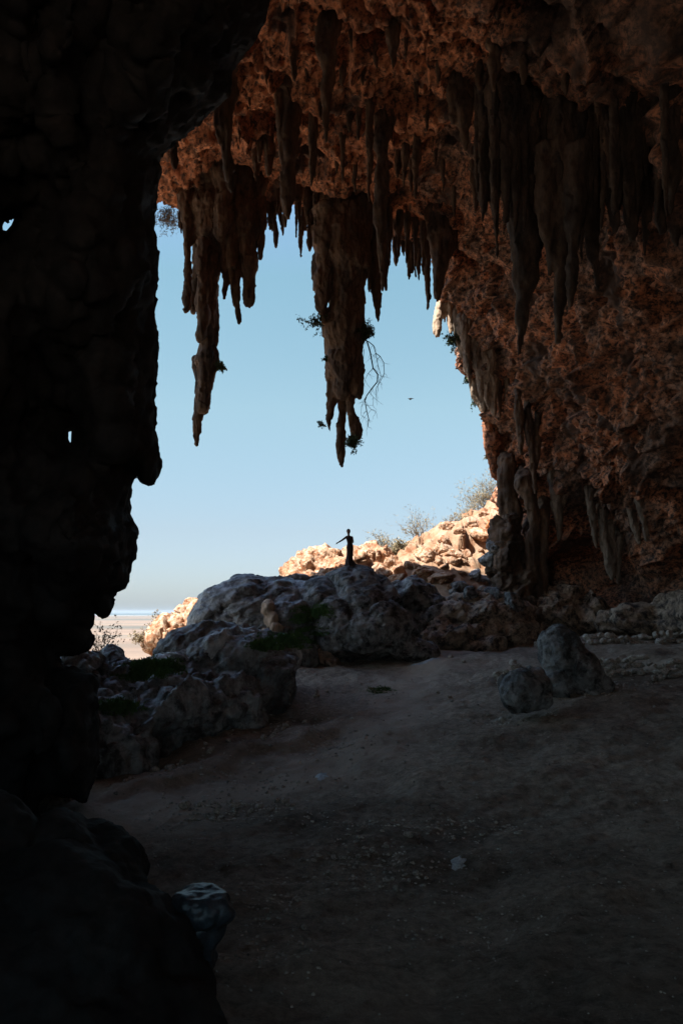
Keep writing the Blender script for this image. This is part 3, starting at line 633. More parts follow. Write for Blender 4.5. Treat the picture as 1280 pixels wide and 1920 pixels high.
nub = [((480, 300), 30), ((520, 180), 36), ((560, 250), 28), ((590, 300), 24), ((600, 180), 30), ((630, 290), 26), ((655, 200), 34), ((665, 330), 22), ((680, 120), 30), ((735, 210), 40), ((745, 300), 26), ((770, 330), 22), ((800, 200), 34), ((815, 270), 30), ((830, 330), 24),
       ((705, 90), 30), ((780, 140), 36), ((820, 110), 34), ((500, 120), 30), ((575, 120), 26), ((660, 60), 30), ((760, 60), 34), ((900, 110), 44), ((980, 90), 50), ((1060, 110), 50), ((1120, 160), 60), ((1180, 90), 44), ((1220, 180), 60), ((1000, 200), 60), ((1140, 260), 60), ((1255, 280), 60), ((450, 230), 30), ((470, 170), 30), ((540, 150), 24), ((725, 330), 26), ((850, 380), 20), ((890, 330), 50), ((1080, 60), 40)]
for i, ((nx_, ny_), ln) in enumerate(nub):
    rr = random.Random(i); ln *= 1.35; r = ln * rr.uniform(.08, .14)
    stalactite('stalactite', 'small dark stalactite nub among many studding the rough orange ceiling', [[(nx_, ny_, r * 1.4), (nx_ + rr.uniform(-2, 2), ny_ + ln * .4, r), (nx_ + rr.uniform(-2, 2), ny_ + ln * .75, r * .6), (nx_, ny_ + ln, 2)]], 33, seed=200 + i, group='small stalactite nubs on the ceiling', auto=.08)
rx_, ry_ = [340, 350, 480, 560, 600, 690, 745, 800, 830], [385, 392, 368, 385, 408, 430, 445, 470, 500]
for i, x_ in enumerate([494, 499, 509, 520, 531, 556, 561, 576, 588, 597, 711, 730, 748, 762, 778, 793]):
    rr = random.Random(700 + i); yb = float(np.interp(x_, rx_, ry_)); ln = rr.uniform(26, 70); r = rr.uniform(2.6, 4.6)
    stalactite('stalactite', 'needle thin stalactite fringing the arch edge against the sky', [[(x_, yb - 22, r * 1.9), (x_ + rr.uniform(-1, 1), yb + ln * .3, r), (x_ + rr.uniform(-2, 2), yb + ln * .7, r * .75), (x_ + rr.uniform(-2, 2), yb + ln, 1.6)]], rr.uniform(40.6, 41.8), seed=700 + i, group='needle stalactites along the arch edge')
# -- dripstone on the right rim and right wall
T2 = [
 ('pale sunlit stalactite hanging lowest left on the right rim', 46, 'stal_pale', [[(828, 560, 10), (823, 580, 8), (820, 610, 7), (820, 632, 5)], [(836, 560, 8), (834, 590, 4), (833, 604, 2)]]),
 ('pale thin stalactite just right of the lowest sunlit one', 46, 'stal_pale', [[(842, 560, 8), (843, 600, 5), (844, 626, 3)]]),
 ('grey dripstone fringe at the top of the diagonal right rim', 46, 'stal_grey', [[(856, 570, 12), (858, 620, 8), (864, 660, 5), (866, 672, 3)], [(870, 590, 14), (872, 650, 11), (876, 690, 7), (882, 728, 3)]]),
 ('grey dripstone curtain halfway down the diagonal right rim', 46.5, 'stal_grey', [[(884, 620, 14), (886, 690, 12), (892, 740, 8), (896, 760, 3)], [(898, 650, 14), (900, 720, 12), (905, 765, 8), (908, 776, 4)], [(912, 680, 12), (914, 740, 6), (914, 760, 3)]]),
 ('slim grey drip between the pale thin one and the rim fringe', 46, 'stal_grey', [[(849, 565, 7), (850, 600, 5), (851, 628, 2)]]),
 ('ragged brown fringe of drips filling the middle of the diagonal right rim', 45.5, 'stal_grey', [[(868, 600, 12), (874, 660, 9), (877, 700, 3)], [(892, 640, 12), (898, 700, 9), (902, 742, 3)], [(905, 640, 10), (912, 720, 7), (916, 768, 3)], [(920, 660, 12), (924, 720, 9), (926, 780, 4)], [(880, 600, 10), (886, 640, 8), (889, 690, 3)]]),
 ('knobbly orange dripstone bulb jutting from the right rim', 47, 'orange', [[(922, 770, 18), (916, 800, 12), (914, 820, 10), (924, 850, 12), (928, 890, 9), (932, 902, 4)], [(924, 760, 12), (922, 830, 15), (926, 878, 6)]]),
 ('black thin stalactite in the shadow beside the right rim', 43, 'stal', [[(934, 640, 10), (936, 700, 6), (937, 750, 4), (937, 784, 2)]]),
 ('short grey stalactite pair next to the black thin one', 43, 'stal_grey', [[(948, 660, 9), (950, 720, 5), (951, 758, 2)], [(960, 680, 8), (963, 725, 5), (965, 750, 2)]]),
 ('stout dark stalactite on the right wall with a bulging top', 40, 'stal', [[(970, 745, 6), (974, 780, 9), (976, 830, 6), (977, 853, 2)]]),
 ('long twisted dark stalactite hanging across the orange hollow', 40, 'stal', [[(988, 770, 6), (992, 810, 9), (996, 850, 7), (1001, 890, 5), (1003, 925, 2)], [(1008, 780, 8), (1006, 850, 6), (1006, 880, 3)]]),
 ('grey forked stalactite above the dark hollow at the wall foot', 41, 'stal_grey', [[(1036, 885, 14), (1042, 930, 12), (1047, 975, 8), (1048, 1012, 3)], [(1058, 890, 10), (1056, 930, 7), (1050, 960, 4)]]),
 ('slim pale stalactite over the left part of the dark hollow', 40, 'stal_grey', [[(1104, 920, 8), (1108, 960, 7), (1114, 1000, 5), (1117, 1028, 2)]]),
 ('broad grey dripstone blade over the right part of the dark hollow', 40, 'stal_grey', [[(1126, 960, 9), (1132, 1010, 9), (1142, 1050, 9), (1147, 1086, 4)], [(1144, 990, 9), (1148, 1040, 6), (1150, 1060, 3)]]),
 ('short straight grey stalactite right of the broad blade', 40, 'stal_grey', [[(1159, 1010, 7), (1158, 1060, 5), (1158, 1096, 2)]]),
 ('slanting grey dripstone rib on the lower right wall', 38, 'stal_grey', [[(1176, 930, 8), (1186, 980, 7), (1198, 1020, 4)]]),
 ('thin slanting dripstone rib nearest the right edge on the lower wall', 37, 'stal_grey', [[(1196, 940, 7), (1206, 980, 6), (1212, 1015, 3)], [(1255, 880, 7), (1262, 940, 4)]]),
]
for i, (lab, Y, mt, tb) in enumerate(T2): stalactite('dripstone', lab, tb, Y, mname=mt, seed=90 + i, group='dripstone on the right rim and wall', auto=.5 if tb[0][0][0] > 930 else False, back=1.6)

# ------------------------------------------------------------------ rock masses
def outcrop(name, label, cat, balls, mname, voxel=0.1, seed=0, group=None, it=3, cuts=4, **kw):
    """balls: (px, py, Y, rx px, rz px, ry m[, roll deg])"""
    b = Blob()
    for i, q in enumerate(balls):
        px_, py_, Y, rx, rz, ry = q[:6]; roll = R(q[6]) if len(q) > 6 else 0
        b.ball(at(px_, py_, Y), (rx * Y / F, ry, rz * Y / F), rot=(0, roll, 0), cuts=cuts, seed=seed * 31 + i, sub=4)
    V, Fa = b.fuse(voxel); V = relax(V, Fa, it)
    V = rough(V, Fa, seed=seed, **kw)
    o = link(name, mesh_from(name, V, Fa, M[mname]), label=label, category=cat)
    if group: o['group'] = group
    return recenter(o)

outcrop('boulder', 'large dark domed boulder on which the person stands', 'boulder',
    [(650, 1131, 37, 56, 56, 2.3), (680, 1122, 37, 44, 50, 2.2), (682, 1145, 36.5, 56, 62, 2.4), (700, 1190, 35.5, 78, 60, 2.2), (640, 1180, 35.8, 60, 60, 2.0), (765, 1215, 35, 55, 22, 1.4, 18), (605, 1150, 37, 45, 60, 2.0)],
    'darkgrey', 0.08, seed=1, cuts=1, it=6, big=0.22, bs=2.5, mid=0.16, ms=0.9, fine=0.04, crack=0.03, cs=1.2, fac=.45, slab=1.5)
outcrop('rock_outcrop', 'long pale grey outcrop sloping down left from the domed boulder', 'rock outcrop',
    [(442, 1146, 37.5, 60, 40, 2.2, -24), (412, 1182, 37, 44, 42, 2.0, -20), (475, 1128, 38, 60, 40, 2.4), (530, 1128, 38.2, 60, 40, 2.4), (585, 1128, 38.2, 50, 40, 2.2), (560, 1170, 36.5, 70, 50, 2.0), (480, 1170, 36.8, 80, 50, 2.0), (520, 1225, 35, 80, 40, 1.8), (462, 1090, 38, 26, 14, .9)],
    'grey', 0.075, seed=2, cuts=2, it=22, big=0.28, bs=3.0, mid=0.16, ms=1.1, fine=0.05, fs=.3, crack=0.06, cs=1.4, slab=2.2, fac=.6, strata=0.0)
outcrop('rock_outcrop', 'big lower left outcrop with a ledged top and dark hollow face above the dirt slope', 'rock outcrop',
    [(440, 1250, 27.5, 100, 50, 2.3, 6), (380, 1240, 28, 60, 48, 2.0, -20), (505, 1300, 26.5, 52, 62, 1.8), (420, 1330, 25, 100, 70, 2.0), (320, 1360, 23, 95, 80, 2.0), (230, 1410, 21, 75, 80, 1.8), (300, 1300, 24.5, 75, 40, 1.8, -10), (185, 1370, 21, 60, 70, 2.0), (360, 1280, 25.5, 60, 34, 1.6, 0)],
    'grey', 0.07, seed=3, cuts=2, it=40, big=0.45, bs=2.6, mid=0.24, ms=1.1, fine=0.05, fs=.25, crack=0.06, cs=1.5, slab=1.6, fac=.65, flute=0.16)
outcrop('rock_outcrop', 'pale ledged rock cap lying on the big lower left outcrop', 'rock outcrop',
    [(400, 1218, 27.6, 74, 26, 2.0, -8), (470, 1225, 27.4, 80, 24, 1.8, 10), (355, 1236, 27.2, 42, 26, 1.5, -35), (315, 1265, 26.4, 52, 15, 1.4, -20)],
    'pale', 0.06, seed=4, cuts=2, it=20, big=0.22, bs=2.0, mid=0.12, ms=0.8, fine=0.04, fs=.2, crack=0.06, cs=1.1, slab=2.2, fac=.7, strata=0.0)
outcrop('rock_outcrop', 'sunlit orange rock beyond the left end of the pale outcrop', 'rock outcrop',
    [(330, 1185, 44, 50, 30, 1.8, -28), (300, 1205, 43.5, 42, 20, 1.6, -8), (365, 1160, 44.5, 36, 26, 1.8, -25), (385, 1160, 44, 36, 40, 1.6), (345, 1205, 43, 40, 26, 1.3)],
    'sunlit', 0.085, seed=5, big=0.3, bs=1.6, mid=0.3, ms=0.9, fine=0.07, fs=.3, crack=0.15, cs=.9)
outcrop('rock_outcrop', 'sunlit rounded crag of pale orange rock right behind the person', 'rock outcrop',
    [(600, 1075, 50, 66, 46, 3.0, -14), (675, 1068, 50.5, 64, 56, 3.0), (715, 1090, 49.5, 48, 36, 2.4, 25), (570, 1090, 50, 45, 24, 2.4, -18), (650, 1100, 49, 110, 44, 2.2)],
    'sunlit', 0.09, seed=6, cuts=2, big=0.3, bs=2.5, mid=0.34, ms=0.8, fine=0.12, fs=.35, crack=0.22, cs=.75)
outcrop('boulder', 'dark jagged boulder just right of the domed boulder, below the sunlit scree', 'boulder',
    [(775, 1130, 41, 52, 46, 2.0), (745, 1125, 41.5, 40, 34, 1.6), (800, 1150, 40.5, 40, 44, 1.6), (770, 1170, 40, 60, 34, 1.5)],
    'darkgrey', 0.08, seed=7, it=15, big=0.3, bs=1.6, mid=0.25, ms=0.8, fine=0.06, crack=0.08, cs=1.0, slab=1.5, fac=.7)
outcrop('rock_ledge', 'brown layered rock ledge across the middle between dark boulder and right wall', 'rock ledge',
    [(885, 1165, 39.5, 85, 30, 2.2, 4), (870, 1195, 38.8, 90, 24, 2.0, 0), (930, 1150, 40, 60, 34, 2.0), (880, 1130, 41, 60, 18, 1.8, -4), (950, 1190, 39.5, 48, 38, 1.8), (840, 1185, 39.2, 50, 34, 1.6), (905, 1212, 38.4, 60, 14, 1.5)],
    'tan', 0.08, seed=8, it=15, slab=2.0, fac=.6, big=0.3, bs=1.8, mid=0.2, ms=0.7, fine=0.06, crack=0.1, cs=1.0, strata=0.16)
outcrop('rock_pillar', 'brown dripstone pillar at the foot of the right rim with layered base', 'rock pillar',
    [(952, 1000, 45, 26, 40, 1.1), (955, 1050, 45, 38, 46, 1.3), (958, 1105, 44.6, 46, 46, 1.5), (975, 1140, 44, 56, 36, 1.5)],
    'stal', 0.07, seed=9, big=0.3, bs=1.6, mid=0.2, ms=0.7, fine=0.06, crack=0.1, cs=.9, flute=0.15, strata=0.08)
stalactite('dripstone_column', 'tall slim dripstone column joining right rim and pillar base',
    [[(948, 870, 15), (953, 920, 12), (962, 970, 15), (958, 1010, 12), (962, 1050, 20)], [(940, 890, 7), (942, 950, 9), (956, 1000, 8)]], 46, mname='stal', seed=120, cat='dripstone column', back=3.0)
stalactite('dripstone_column', 'wavy grey dripstone column standing in the dark right of the pillar',
    [[(985, 910, 16), (994, 940, 9), (1003, 980, 12), (998, 1020, 8), (1010, 1060, 7), (1014, 1090, 4)], [(990, 1010, 8), (998, 1060, 11), (1014, 1130, 18), (1020, 1170, 26)], [(1020, 960, 9), (1018, 1060, 9), (1016, 1110, 12)]], 44, mname='stal', seed=121, cat='dripstone column', back=3.0)
outcrop('rock_ledge', 'low rounded rock bench at the foot of the right wall beneath the dark hollow', 'rock ledge',
    [(1050, 1150, 44, 60, 40, 1.4), (1100, 1150, 43.5, 40, 26, 1.2, 14), (1010, 1165, 44, 50, 40, 1.4)],
    'tan', 0.08, seed=10, big=0.25, bs=1.6, mid=0.2, ms=0.7, fine=0.06, crack=0.12, cs=1.0, strata=0.05)
outcrop('rock_ledge', 'layered dark rock bench along the foot of the wall at the right edge', 'rock ledge',
    [(1215, 1160, 40, 70, 34, 1.4), (1280, 1150, 39, 60, 50, 1.6), (1340, 1150, 37, 70, 60, 1.8), (1160, 1170, 41.5, 40, 24, 1.2)],
    'tan', 0.09, seed=11, big=0.25, bs=1.6, mid=0.16, ms=0.7, fine=0.06, strata=0.2)
outcrop('boulder', 'tall leaning boulder with blue lit top on the right of the cave floor', 'boulder',
    [(1060, 1238, 25.4, 40, 66, .9, -18), (1088, 1262, 25.3, 40, 46, .9, -30), (1098, 1285, 25.2, 46, 26, .8), (1050, 1280, 25.3, 38, 28, .8), (1042, 1208, 25.5, 30, 28, .6)],
    'darkgrey', 0.04, seed=12, cuts=2, big=0.12, bs=1.0, mid=0.07, ms=0.5, fine=0.03, fs=.2, crack=0.02, cs=.8, fac=.55)
outcrop('boulder', 'rounded squat boulder left of the tall leaning one', 'boulder',
    [(985, 1290, 23.3, 44, 36, .75), (975, 1300, 23.2, 38, 32, .7), (1000, 1305, 23.3, 34, 26, .6), (990, 1268, 23.4, 28, 16, .5)],
    'darkgrey', 0.035, seed=13, cuts=2, big=0.10, bs=.9, mid=0.07, ms=0.4, fine=0.025, fs=.2, crack=0.02, cs=.6, fac=.55)
outcrop('fallen_column', 'fallen broken dripstone column leaning on the slope below the domed boulder', 'fallen column',
    [(600, 1222, 34.5, 15, 14, .35), (610, 1234, 34.3, 16, 14, .36), (622, 1247, 34.1, 16, 14, .36), (634, 1259, 33.9, 15, 13, .36)],
    'tan', 0.04, seed=14, cuts=1, it=2, big=0.06, bs=.8, mid=0.05, ms=0.3, fine=0.03, flute=0.03)
outcrop('stalagmite', 'pale gnarled stalagmite stump standing on the pale outcrop', 'stalagmite',
    [(501, 1140, 34.6, 11, 14, .35), (508, 1162, 34.4, 12, 16, .36), (517, 1182, 34.2, 14, 16, .42), (500, 1186, 34.3, 12, 10, .36)],
    'stal_pale', 0.045, seed=15, cuts=2, it=2, big=0.12, bs=.7, mid=0.12, ms=0.35, fine=0.03, flute=0.06)
# left small boulders between the black wall and the outcrop
for i, (q, mn, lab) in enumerate([
    ((145, 1243, 23, 42, 20, .8), 'grey', 'flat pale boulder tucked against the black wall, leftmost of its row'),
    ((210, 1255, 24, 32, 30, .8), 'grey', 'upright wedge shaped boulder second in the row beside the black wall'),
    ((262, 1258, 24.2, 38, 18, .7), 'grey', 'low broad boulder third in the row, left of the moss patch'),
    ((245, 1300, 23, 48, 30, .9, 30), 'grey', 'tilted split boulder below the moss patch'),
    ((195, 1325, 21.5, 34, 28, .7), 'darkgrey', 'blue lit boulder low beside the black wall edge'),
    ((160, 1290, 22.5, 44, 30, .8), 'darkgrey', 'dark boulder half hidden behind the black wall edge')]):
    outcrop('boulder', lab, 'boulder', [q, (q[0] + 14, q[1] + 12, q[2] - .2, q[3] * .8, q[4] * .8, q[5])], mn, 0.045, seed=30 + i, group='boulders beside the black wall', cuts=5, big=0.15, bs=.9, mid=0.14, ms=0.45, fine=0.03, fs=.2, crack=0.07, cs=.5)
outcrop('boulder', 'small pale boulder glimpsed in the low gap of the black left wall', 'boulder', [(100, 1515, 17.6, 30, 24, .4), (80, 1530, 17.6, 24, 24, .4)], 'tan', 0.03, seed=40, big=0.08, bs=.5, mid=0.1, ms=0.3, fine=0.02, crack=0.04, cs=.4)
# foreground
outcrop('rock_outcrop', 'near black rounded rock mass filling the bottom left corner', 'rock outcrop',
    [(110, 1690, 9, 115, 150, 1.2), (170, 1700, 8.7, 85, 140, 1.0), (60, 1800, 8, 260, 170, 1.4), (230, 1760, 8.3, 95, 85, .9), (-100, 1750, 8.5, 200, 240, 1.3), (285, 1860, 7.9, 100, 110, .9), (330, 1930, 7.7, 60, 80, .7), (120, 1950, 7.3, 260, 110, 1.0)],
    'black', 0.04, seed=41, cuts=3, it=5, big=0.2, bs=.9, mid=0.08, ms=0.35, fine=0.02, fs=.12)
outcrop('boulder', 'small foreground boulder with a blue lit flat top beside the black rock mass', 'boulder',
    [(388, 1702, 8.4, 54, 32, .32), (376, 1688, 8.4, 50, 22, .30), (382, 1745, 8.4, 46, 40, .28), (350, 1790, 8.3, 50, 60, .3), (335, 1712, 8.4, 34, 18, .2)],
    'slick', 0.016, seed=42, cuts=2, it=6, big=0.05, bs=.35, mid=0.03, ms=0.16, fine=0.008, fs=.07)

# ------------------------------------------------------------------ loose stones
def stone_mesh(seed, m, sub=4, flat=.7):
    rg = np.random.RandomState(seed); V, Fa = ICO[sub]; V = V.copy()
    for k in range(9):
        n = rg.normal(size=3); n /= np.linalg.norm(n); d = rg.uniform(0.45, 0.8); h = V @ n; mk = h > d; V[mk] -= np.outer((h[mk] - d) * .95, n)
    V *= np.array([rg.uniform(.8, 1.2), rg.uniform(.7, 1.0), flat * rg.uniform(.8, 1.1)])
    N = vnormals(V, Fa); V = V + N * (0.14 * ridged(V * 1.6, 3, seed) + 0.04 * fbm(V * 6, 2, seed))[:, None]
    return mesh_from('stone', V, Fa, m)
def gz(x, y):
    a = np.array([x], float); b_ = np.array([y], float); return float(ground_z(a, b_)[0] + ground_detail(a, b_)[0])
def ground_at(px, py):
    """the point of the ground seen through photo pixel (px, py)"""
    prev = None
    for Y in np.geomspace(5, 75, 260):
        p = at(px, py, Y); z = float(ground_z(np.array([p[0]]), np.array([p[1]]))[0])
        if p[2] <= z: return p[0], p[1]
    return None
rnd = random.Random(5)
def place_stones(prefix, label, group, spots, mats, meshes, cat='stone', sink=.25):
    for (px_, py_, rpx) in spots:
        g = ground_at(px_, py_)
        if g is None: continue
        x_, y_ = g; r = rpx * y_ / F
        o = link(prefix, meshes[rnd.randrange(len(meshes))], label=label, category=cat, group=group)
        o.scale = (r, r, r); o.rotation_euler = (rnd.uniform(-.3, .3), rnd.uniform(-.3, .3), rnd.uniform(0, 6.3))
        o.location = (x_, y_, gz(x_, y_) + r * (0.6 - sink))
peb = [stone_mesh(s, M['pebble'], 3) for s in range(6)]
big = [stone_mesh(20 + s, M['pebble'], 4, .8) for s in range(6)]
sunb = [stone_mesh(40 + s, M['sunlit'], 4, .8) for s in range(7)]
# rubble strip on the path
sp = []
for k in range(48):
    t = rnd.random(); sp.append((335 + 210 * t + rnd.uniform(-8, 8), 1535 - 16 * t + rnd.uniform(-18, 16), rnd.choice([3, 4, 5, 6, 7])))
sp += [(347, 1528, 12), (372, 1520, 8), (405, 1533, 8), (440, 1522, 7), (484, 1526, 8), (520, 1512, 7), (533, 1508, 6), (408, 1548, 7)]
place_stones('stone', 'loose stone in the rubble strip on the path below the lower left outcrop', 'stones of the rubble strip', sp, None, peb + big)
sp = [(200 + 380 * t_ + rnd.uniform(-12, 12), 1500 - 150 * t_ + rnd.uniform(-4, 22), rnd.choice([3, 4, 5, 7, 9])) for t_ in [rnd.random() for k in range(30)]]
place_stones('stone', 'stone fallen on the dirt along the foot of the lower left outcrop', 'stones along the foot of the lower left outcrop', sp, None, peb + big)
sp = [(rnd.gauss(690, 70), rnd.gauss(1635, 22), rnd.choice([3, 4, 5, 7])) for k in range(26)]
place_stones('stone', 'dark stone of the scattered patch right of centre in the foreground', 'stones of the scattered foreground patch', sp, None, peb + big)
# pile left of the tall boulder
sp = [(925 + 90 * rnd.random(), 1255 - 30 * rnd.random() ** 1.3, rnd.uniform(6, 11)) for k in range(28)]
for (px_, py_, rpx) in sp:
    Y = 27.5 + rnd.uniform(-.5, .5); p = at(px_, py_, Y); r = rpx * Y / F
    x_, y_ = p[0], p[1]; h = gz(x_, y_) + 0.55 * math.exp(-((px_ - 968) / 36) ** 2) * rnd.random()
    o = link('stone', big[rnd.randrange(6)], label='pale stone in the heap behind the squat boulder', category='stone', group='stones heaped behind the squat boulder')
    o.scale = (r, r, r); o.rotation_euler = (rnd.uniform(-.5, .5), rnd.uniform(-.5, .5), rnd.uniform(0, 6.3)); o.location = (x_, y_, h + r * .4)
def wall_of(x0, x1, yb, Y, rows, rp, lab, grp, n):
    for r_ in range(rows):
        for k in range(n):
            t = (k + .5 * (r_ % 2) + rnd.uniform(-.2, .2)) / n; pxx = x0 + (x1 - x0) * t
            r = rp * rnd.uniform(.7, 1.25) * Y / F; p = at(pxx, yb, Y + rnd.uniform(-.3, .3)); z = gz(p[0], p[1])
            o = link('stone', big[rnd.randrange(6)], label=lab, category='stone', group=grp); o.scale = (r, r * .9, r * .8)
            o.rotation_euler = (rnd.uniform(-.3, .3), rnd.uniform(-.3, .3), rnd.uniform(0, 6.3)); o.location = (p[0], p[1], z + r * .5 + r_ * rp * 1.15 * Y / F)
wall_of(1122, 1222, 1268, 27.5, 3, 10, 'dark stone in the low tumbled wall right of the tall leaning boulder', 'stones of the low wall beside the tall boulder', 9)
wall_of(1228, 1300, 1282, 26.0, 3, 9, 'grey stone in the low wall at the right edge of the cave floor', 'stones of the low wall at the right edge', 7)
wall_of(1008, 1070, 1180, 36.5, 2, 8, 'tan stone in the row behind the tall leaning boulder, left part', 'stones in the row behind the tall boulder', 7)
wall_of(1092, 1300, 1205, 34, 2, 9, 'grey stone in the long low row along the foot of the right wall', 'stones in the long row at the wall foot', 16)
# single stones
for (q, lab) in [((593, 1311, 8), 'pale lone stone on the dirt slope below the fallen column'), ((843, 1240, 8), 'dark stone at the mouth of the path below the ledge'), ((868, 1247, 5), 'small stone right of the dark one at the path mouth'),
                 ((843, 1308, 5), 'pale pebble on the path between the lower left outcrop and the squat boulder'), ((940, 1350, 9), 'broken stone on the ground in front of the squat boulder'), ((765, 1580, 9), 'dark stone in the gravel patch right of centre'),
                 ((570, 1740, 7), 'small dark stone in the foreground dirt below the gravel patch'), ((555, 1690, 8), 'dark stone on the foreground dirt right of the small blue topped boulder'), ((820, 1300, 4), 'tiny stone midway along the path')]:
    g = ground_at(q[0], q[1]); r = q[2] * g[1] / F
    o = link('stone', big[rnd.randrange(6)], label=lab, category='stone'); o.scale = (r, r, r); o.rotation_euler = (0.1, .1, rnd.uniform(0, 6)); o.location = (g[0], g[1], gz(*g) + r * .3)
# gravel: countless
def gravel(name, label, spots):
    Vs = []; Fs_ = []; n = 0
    for (px_, py_, rpx) in spots:
        g = ground_at(px_, py_)
        if g is None: continue
        r = rpx * g[1] / F; V0, F0 = ICO[1]; rg = np.random.RandomState(rnd.randrange(10 ** 6))
        V1 = V0 * (1 + rg.uniform(-.3, .3, (len(V0), 1))) * np.array([1, rg.uniform(.6, 1), rg.uniform(.4, .8)]) * r
        th = rg.uniform(0, 6.3); c, s = math.cos(th), math.sin(th); V1 = V1 @ np.array([[c, s, 0], [-s, c, 0], [0, 0, 1]])
        Vs.append(V1 + np.array([g[0], g[1], 0])); Fs_.append(F0 + n); n += len(V0)
    V = np.concatenate(Vs); cen = np.repeat(np.arange(len(Vs)), len(ICO[1][0]))
    cx = np.array([v[:, 0].mean() for v in Vs]); cy = np.array([v[:, 1].mean() for v in Vs]); h = ground_z(cx, cy) + ground_detail(cx, cy)
    V[:, 2] += h[cen]
    link(name, mesh_from(name, V, np.concatenate(Fs_), M['pebble'], smooth=False), kind='stuff', label=label, category='gravel')
sp = []
for k in range(4500): sp.append((rnd.uniform(160, 1290), 1925 - 660 * rnd.random() ** .8, .9 + 3.0 * rnd.random() ** 4))
for (cx, cy, sx, sy, n_) in [(680, 1630, 110, 40, 340), (500, 1690, 60, 30, 160), (500, 1800, 90, 60, 260), (700, 1560, 160, 14, 160), (430, 1530, 110, 22, 260), (940, 1350, 60, 16, 60), (600, 1400, 120, 30, 120), (900, 1550, 120, 30, 120), (590, 1330, 30, 30, 60), (900, 1720, 150, 60, 160), (1000, 1338, 60, 10, 70), (1090, 1308, 70, 8, 70), (430, 1470, 160, 26, 260), (620, 1400, 60, 16, 140), (1150, 1290, 90, 14, 90)]:
    for k in range(n_): sp.append((rnd.gauss(cx, sx * .6), rnd.gauss(cy, sy * .6), rnd.choice([1.2, 1.8, 2.5, 3.2, 4.5])))
sp = [q for q in sp if q[1] > 1245 and q[1] < 1930]
gravel('gravel', 'loose gravel and pebbles strewn over the cave floor', sp)

# sunlit boulders on the scree slope
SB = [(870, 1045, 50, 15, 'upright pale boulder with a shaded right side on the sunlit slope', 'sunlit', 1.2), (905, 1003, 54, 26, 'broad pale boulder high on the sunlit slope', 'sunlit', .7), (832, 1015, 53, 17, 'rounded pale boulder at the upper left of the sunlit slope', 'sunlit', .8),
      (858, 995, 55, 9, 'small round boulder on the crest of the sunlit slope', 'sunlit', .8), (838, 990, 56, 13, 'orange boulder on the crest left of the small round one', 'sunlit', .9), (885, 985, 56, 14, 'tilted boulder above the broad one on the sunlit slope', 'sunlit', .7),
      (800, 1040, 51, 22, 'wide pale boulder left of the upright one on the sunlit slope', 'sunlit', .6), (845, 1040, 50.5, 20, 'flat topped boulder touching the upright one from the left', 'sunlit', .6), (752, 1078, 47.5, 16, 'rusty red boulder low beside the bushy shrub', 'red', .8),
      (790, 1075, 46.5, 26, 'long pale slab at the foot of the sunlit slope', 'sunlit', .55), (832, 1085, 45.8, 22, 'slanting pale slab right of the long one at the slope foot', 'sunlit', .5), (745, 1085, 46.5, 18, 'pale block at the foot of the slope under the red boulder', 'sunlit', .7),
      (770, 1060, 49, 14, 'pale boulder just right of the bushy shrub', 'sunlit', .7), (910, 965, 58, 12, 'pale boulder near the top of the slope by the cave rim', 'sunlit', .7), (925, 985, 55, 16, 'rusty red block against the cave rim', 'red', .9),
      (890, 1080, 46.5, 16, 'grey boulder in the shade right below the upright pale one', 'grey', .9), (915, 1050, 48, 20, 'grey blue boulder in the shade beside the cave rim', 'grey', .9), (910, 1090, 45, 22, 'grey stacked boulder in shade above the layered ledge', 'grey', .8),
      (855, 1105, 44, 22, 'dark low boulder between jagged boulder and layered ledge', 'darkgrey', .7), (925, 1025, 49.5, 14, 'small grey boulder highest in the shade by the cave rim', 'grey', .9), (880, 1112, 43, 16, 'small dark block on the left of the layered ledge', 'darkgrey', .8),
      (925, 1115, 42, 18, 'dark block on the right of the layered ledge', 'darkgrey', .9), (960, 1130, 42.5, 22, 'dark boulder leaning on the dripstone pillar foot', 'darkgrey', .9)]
gb = {'grey': [stone_mesh(70 + s, M['grey'], 5, .8) for s in range(4)], 'darkgrey': [stone_mesh(80 + s, M['darkgrey'], 5, .8) for s in range(4)], 'sunlit': [stone_mesh(90 + s, M['sunlit'], 5, .8) for s in range(6)], 'red': [stone_mesh(100 + s, M['red'], 4, .8) for s in range(2)]}
bpy.context.view_layer.update(); DG = bpy.context.evaluated_depsgraph_get()
def hit(px_, py_):
    return S.ray_cast(DG, Vector((0, 0, 0)), Vector(at(px_, py_, 10)).normalized())
for i, (px_, py_, Y, rp, lab, mn, fl) in enumerate(SB):
    ok, loc, *_r = hit(px_, py_); Y = min(max(loc.y - .05, Y - 5), Y + 6) if ok else Y; p = at(px_, py_, Y); r = rp * Y / F * 1.15
    o = link('boulder', gb[mn][i % len(gb[mn])], label=lab, category='boulder', group='boulders on the slope beside the right rim')
    o.scale = (r, r, r * fl * 1.2); o.rotation_euler = (rnd.uniform(-.2, .2), rnd.uniform(-.3, .3), rnd.uniform(0, 6.3)); o.location = p
for k in range(64):
    t = rnd.random(); px_ = 735 + 200 * t; top = 1058 - 112 * t; py_ = rnd.uniform(top + 6, 1105)
    ok, loc, nor, _f, ob, _m = hit(px_, py_)
    if not ok or loc.y < 43 or ob.name != 'ground': continue
    r = rnd.choice([3, 4, 5, 7, 9, 11]) * loc.y / F
    o = link('stone', sunb[rnd.randrange(7)], label='pale stone lying loose among the boulders of the sunlit slope', category='stone', group='loose stones on the sunlit slope')
    o.scale = (r, r, r); o.rotation_euler = (rnd.uniform(-.4, .4), rnd.uniform(-.4, .4), rnd.uniform(0, 6.3)); o.location = loc + Vector((0, 0, r * .15))

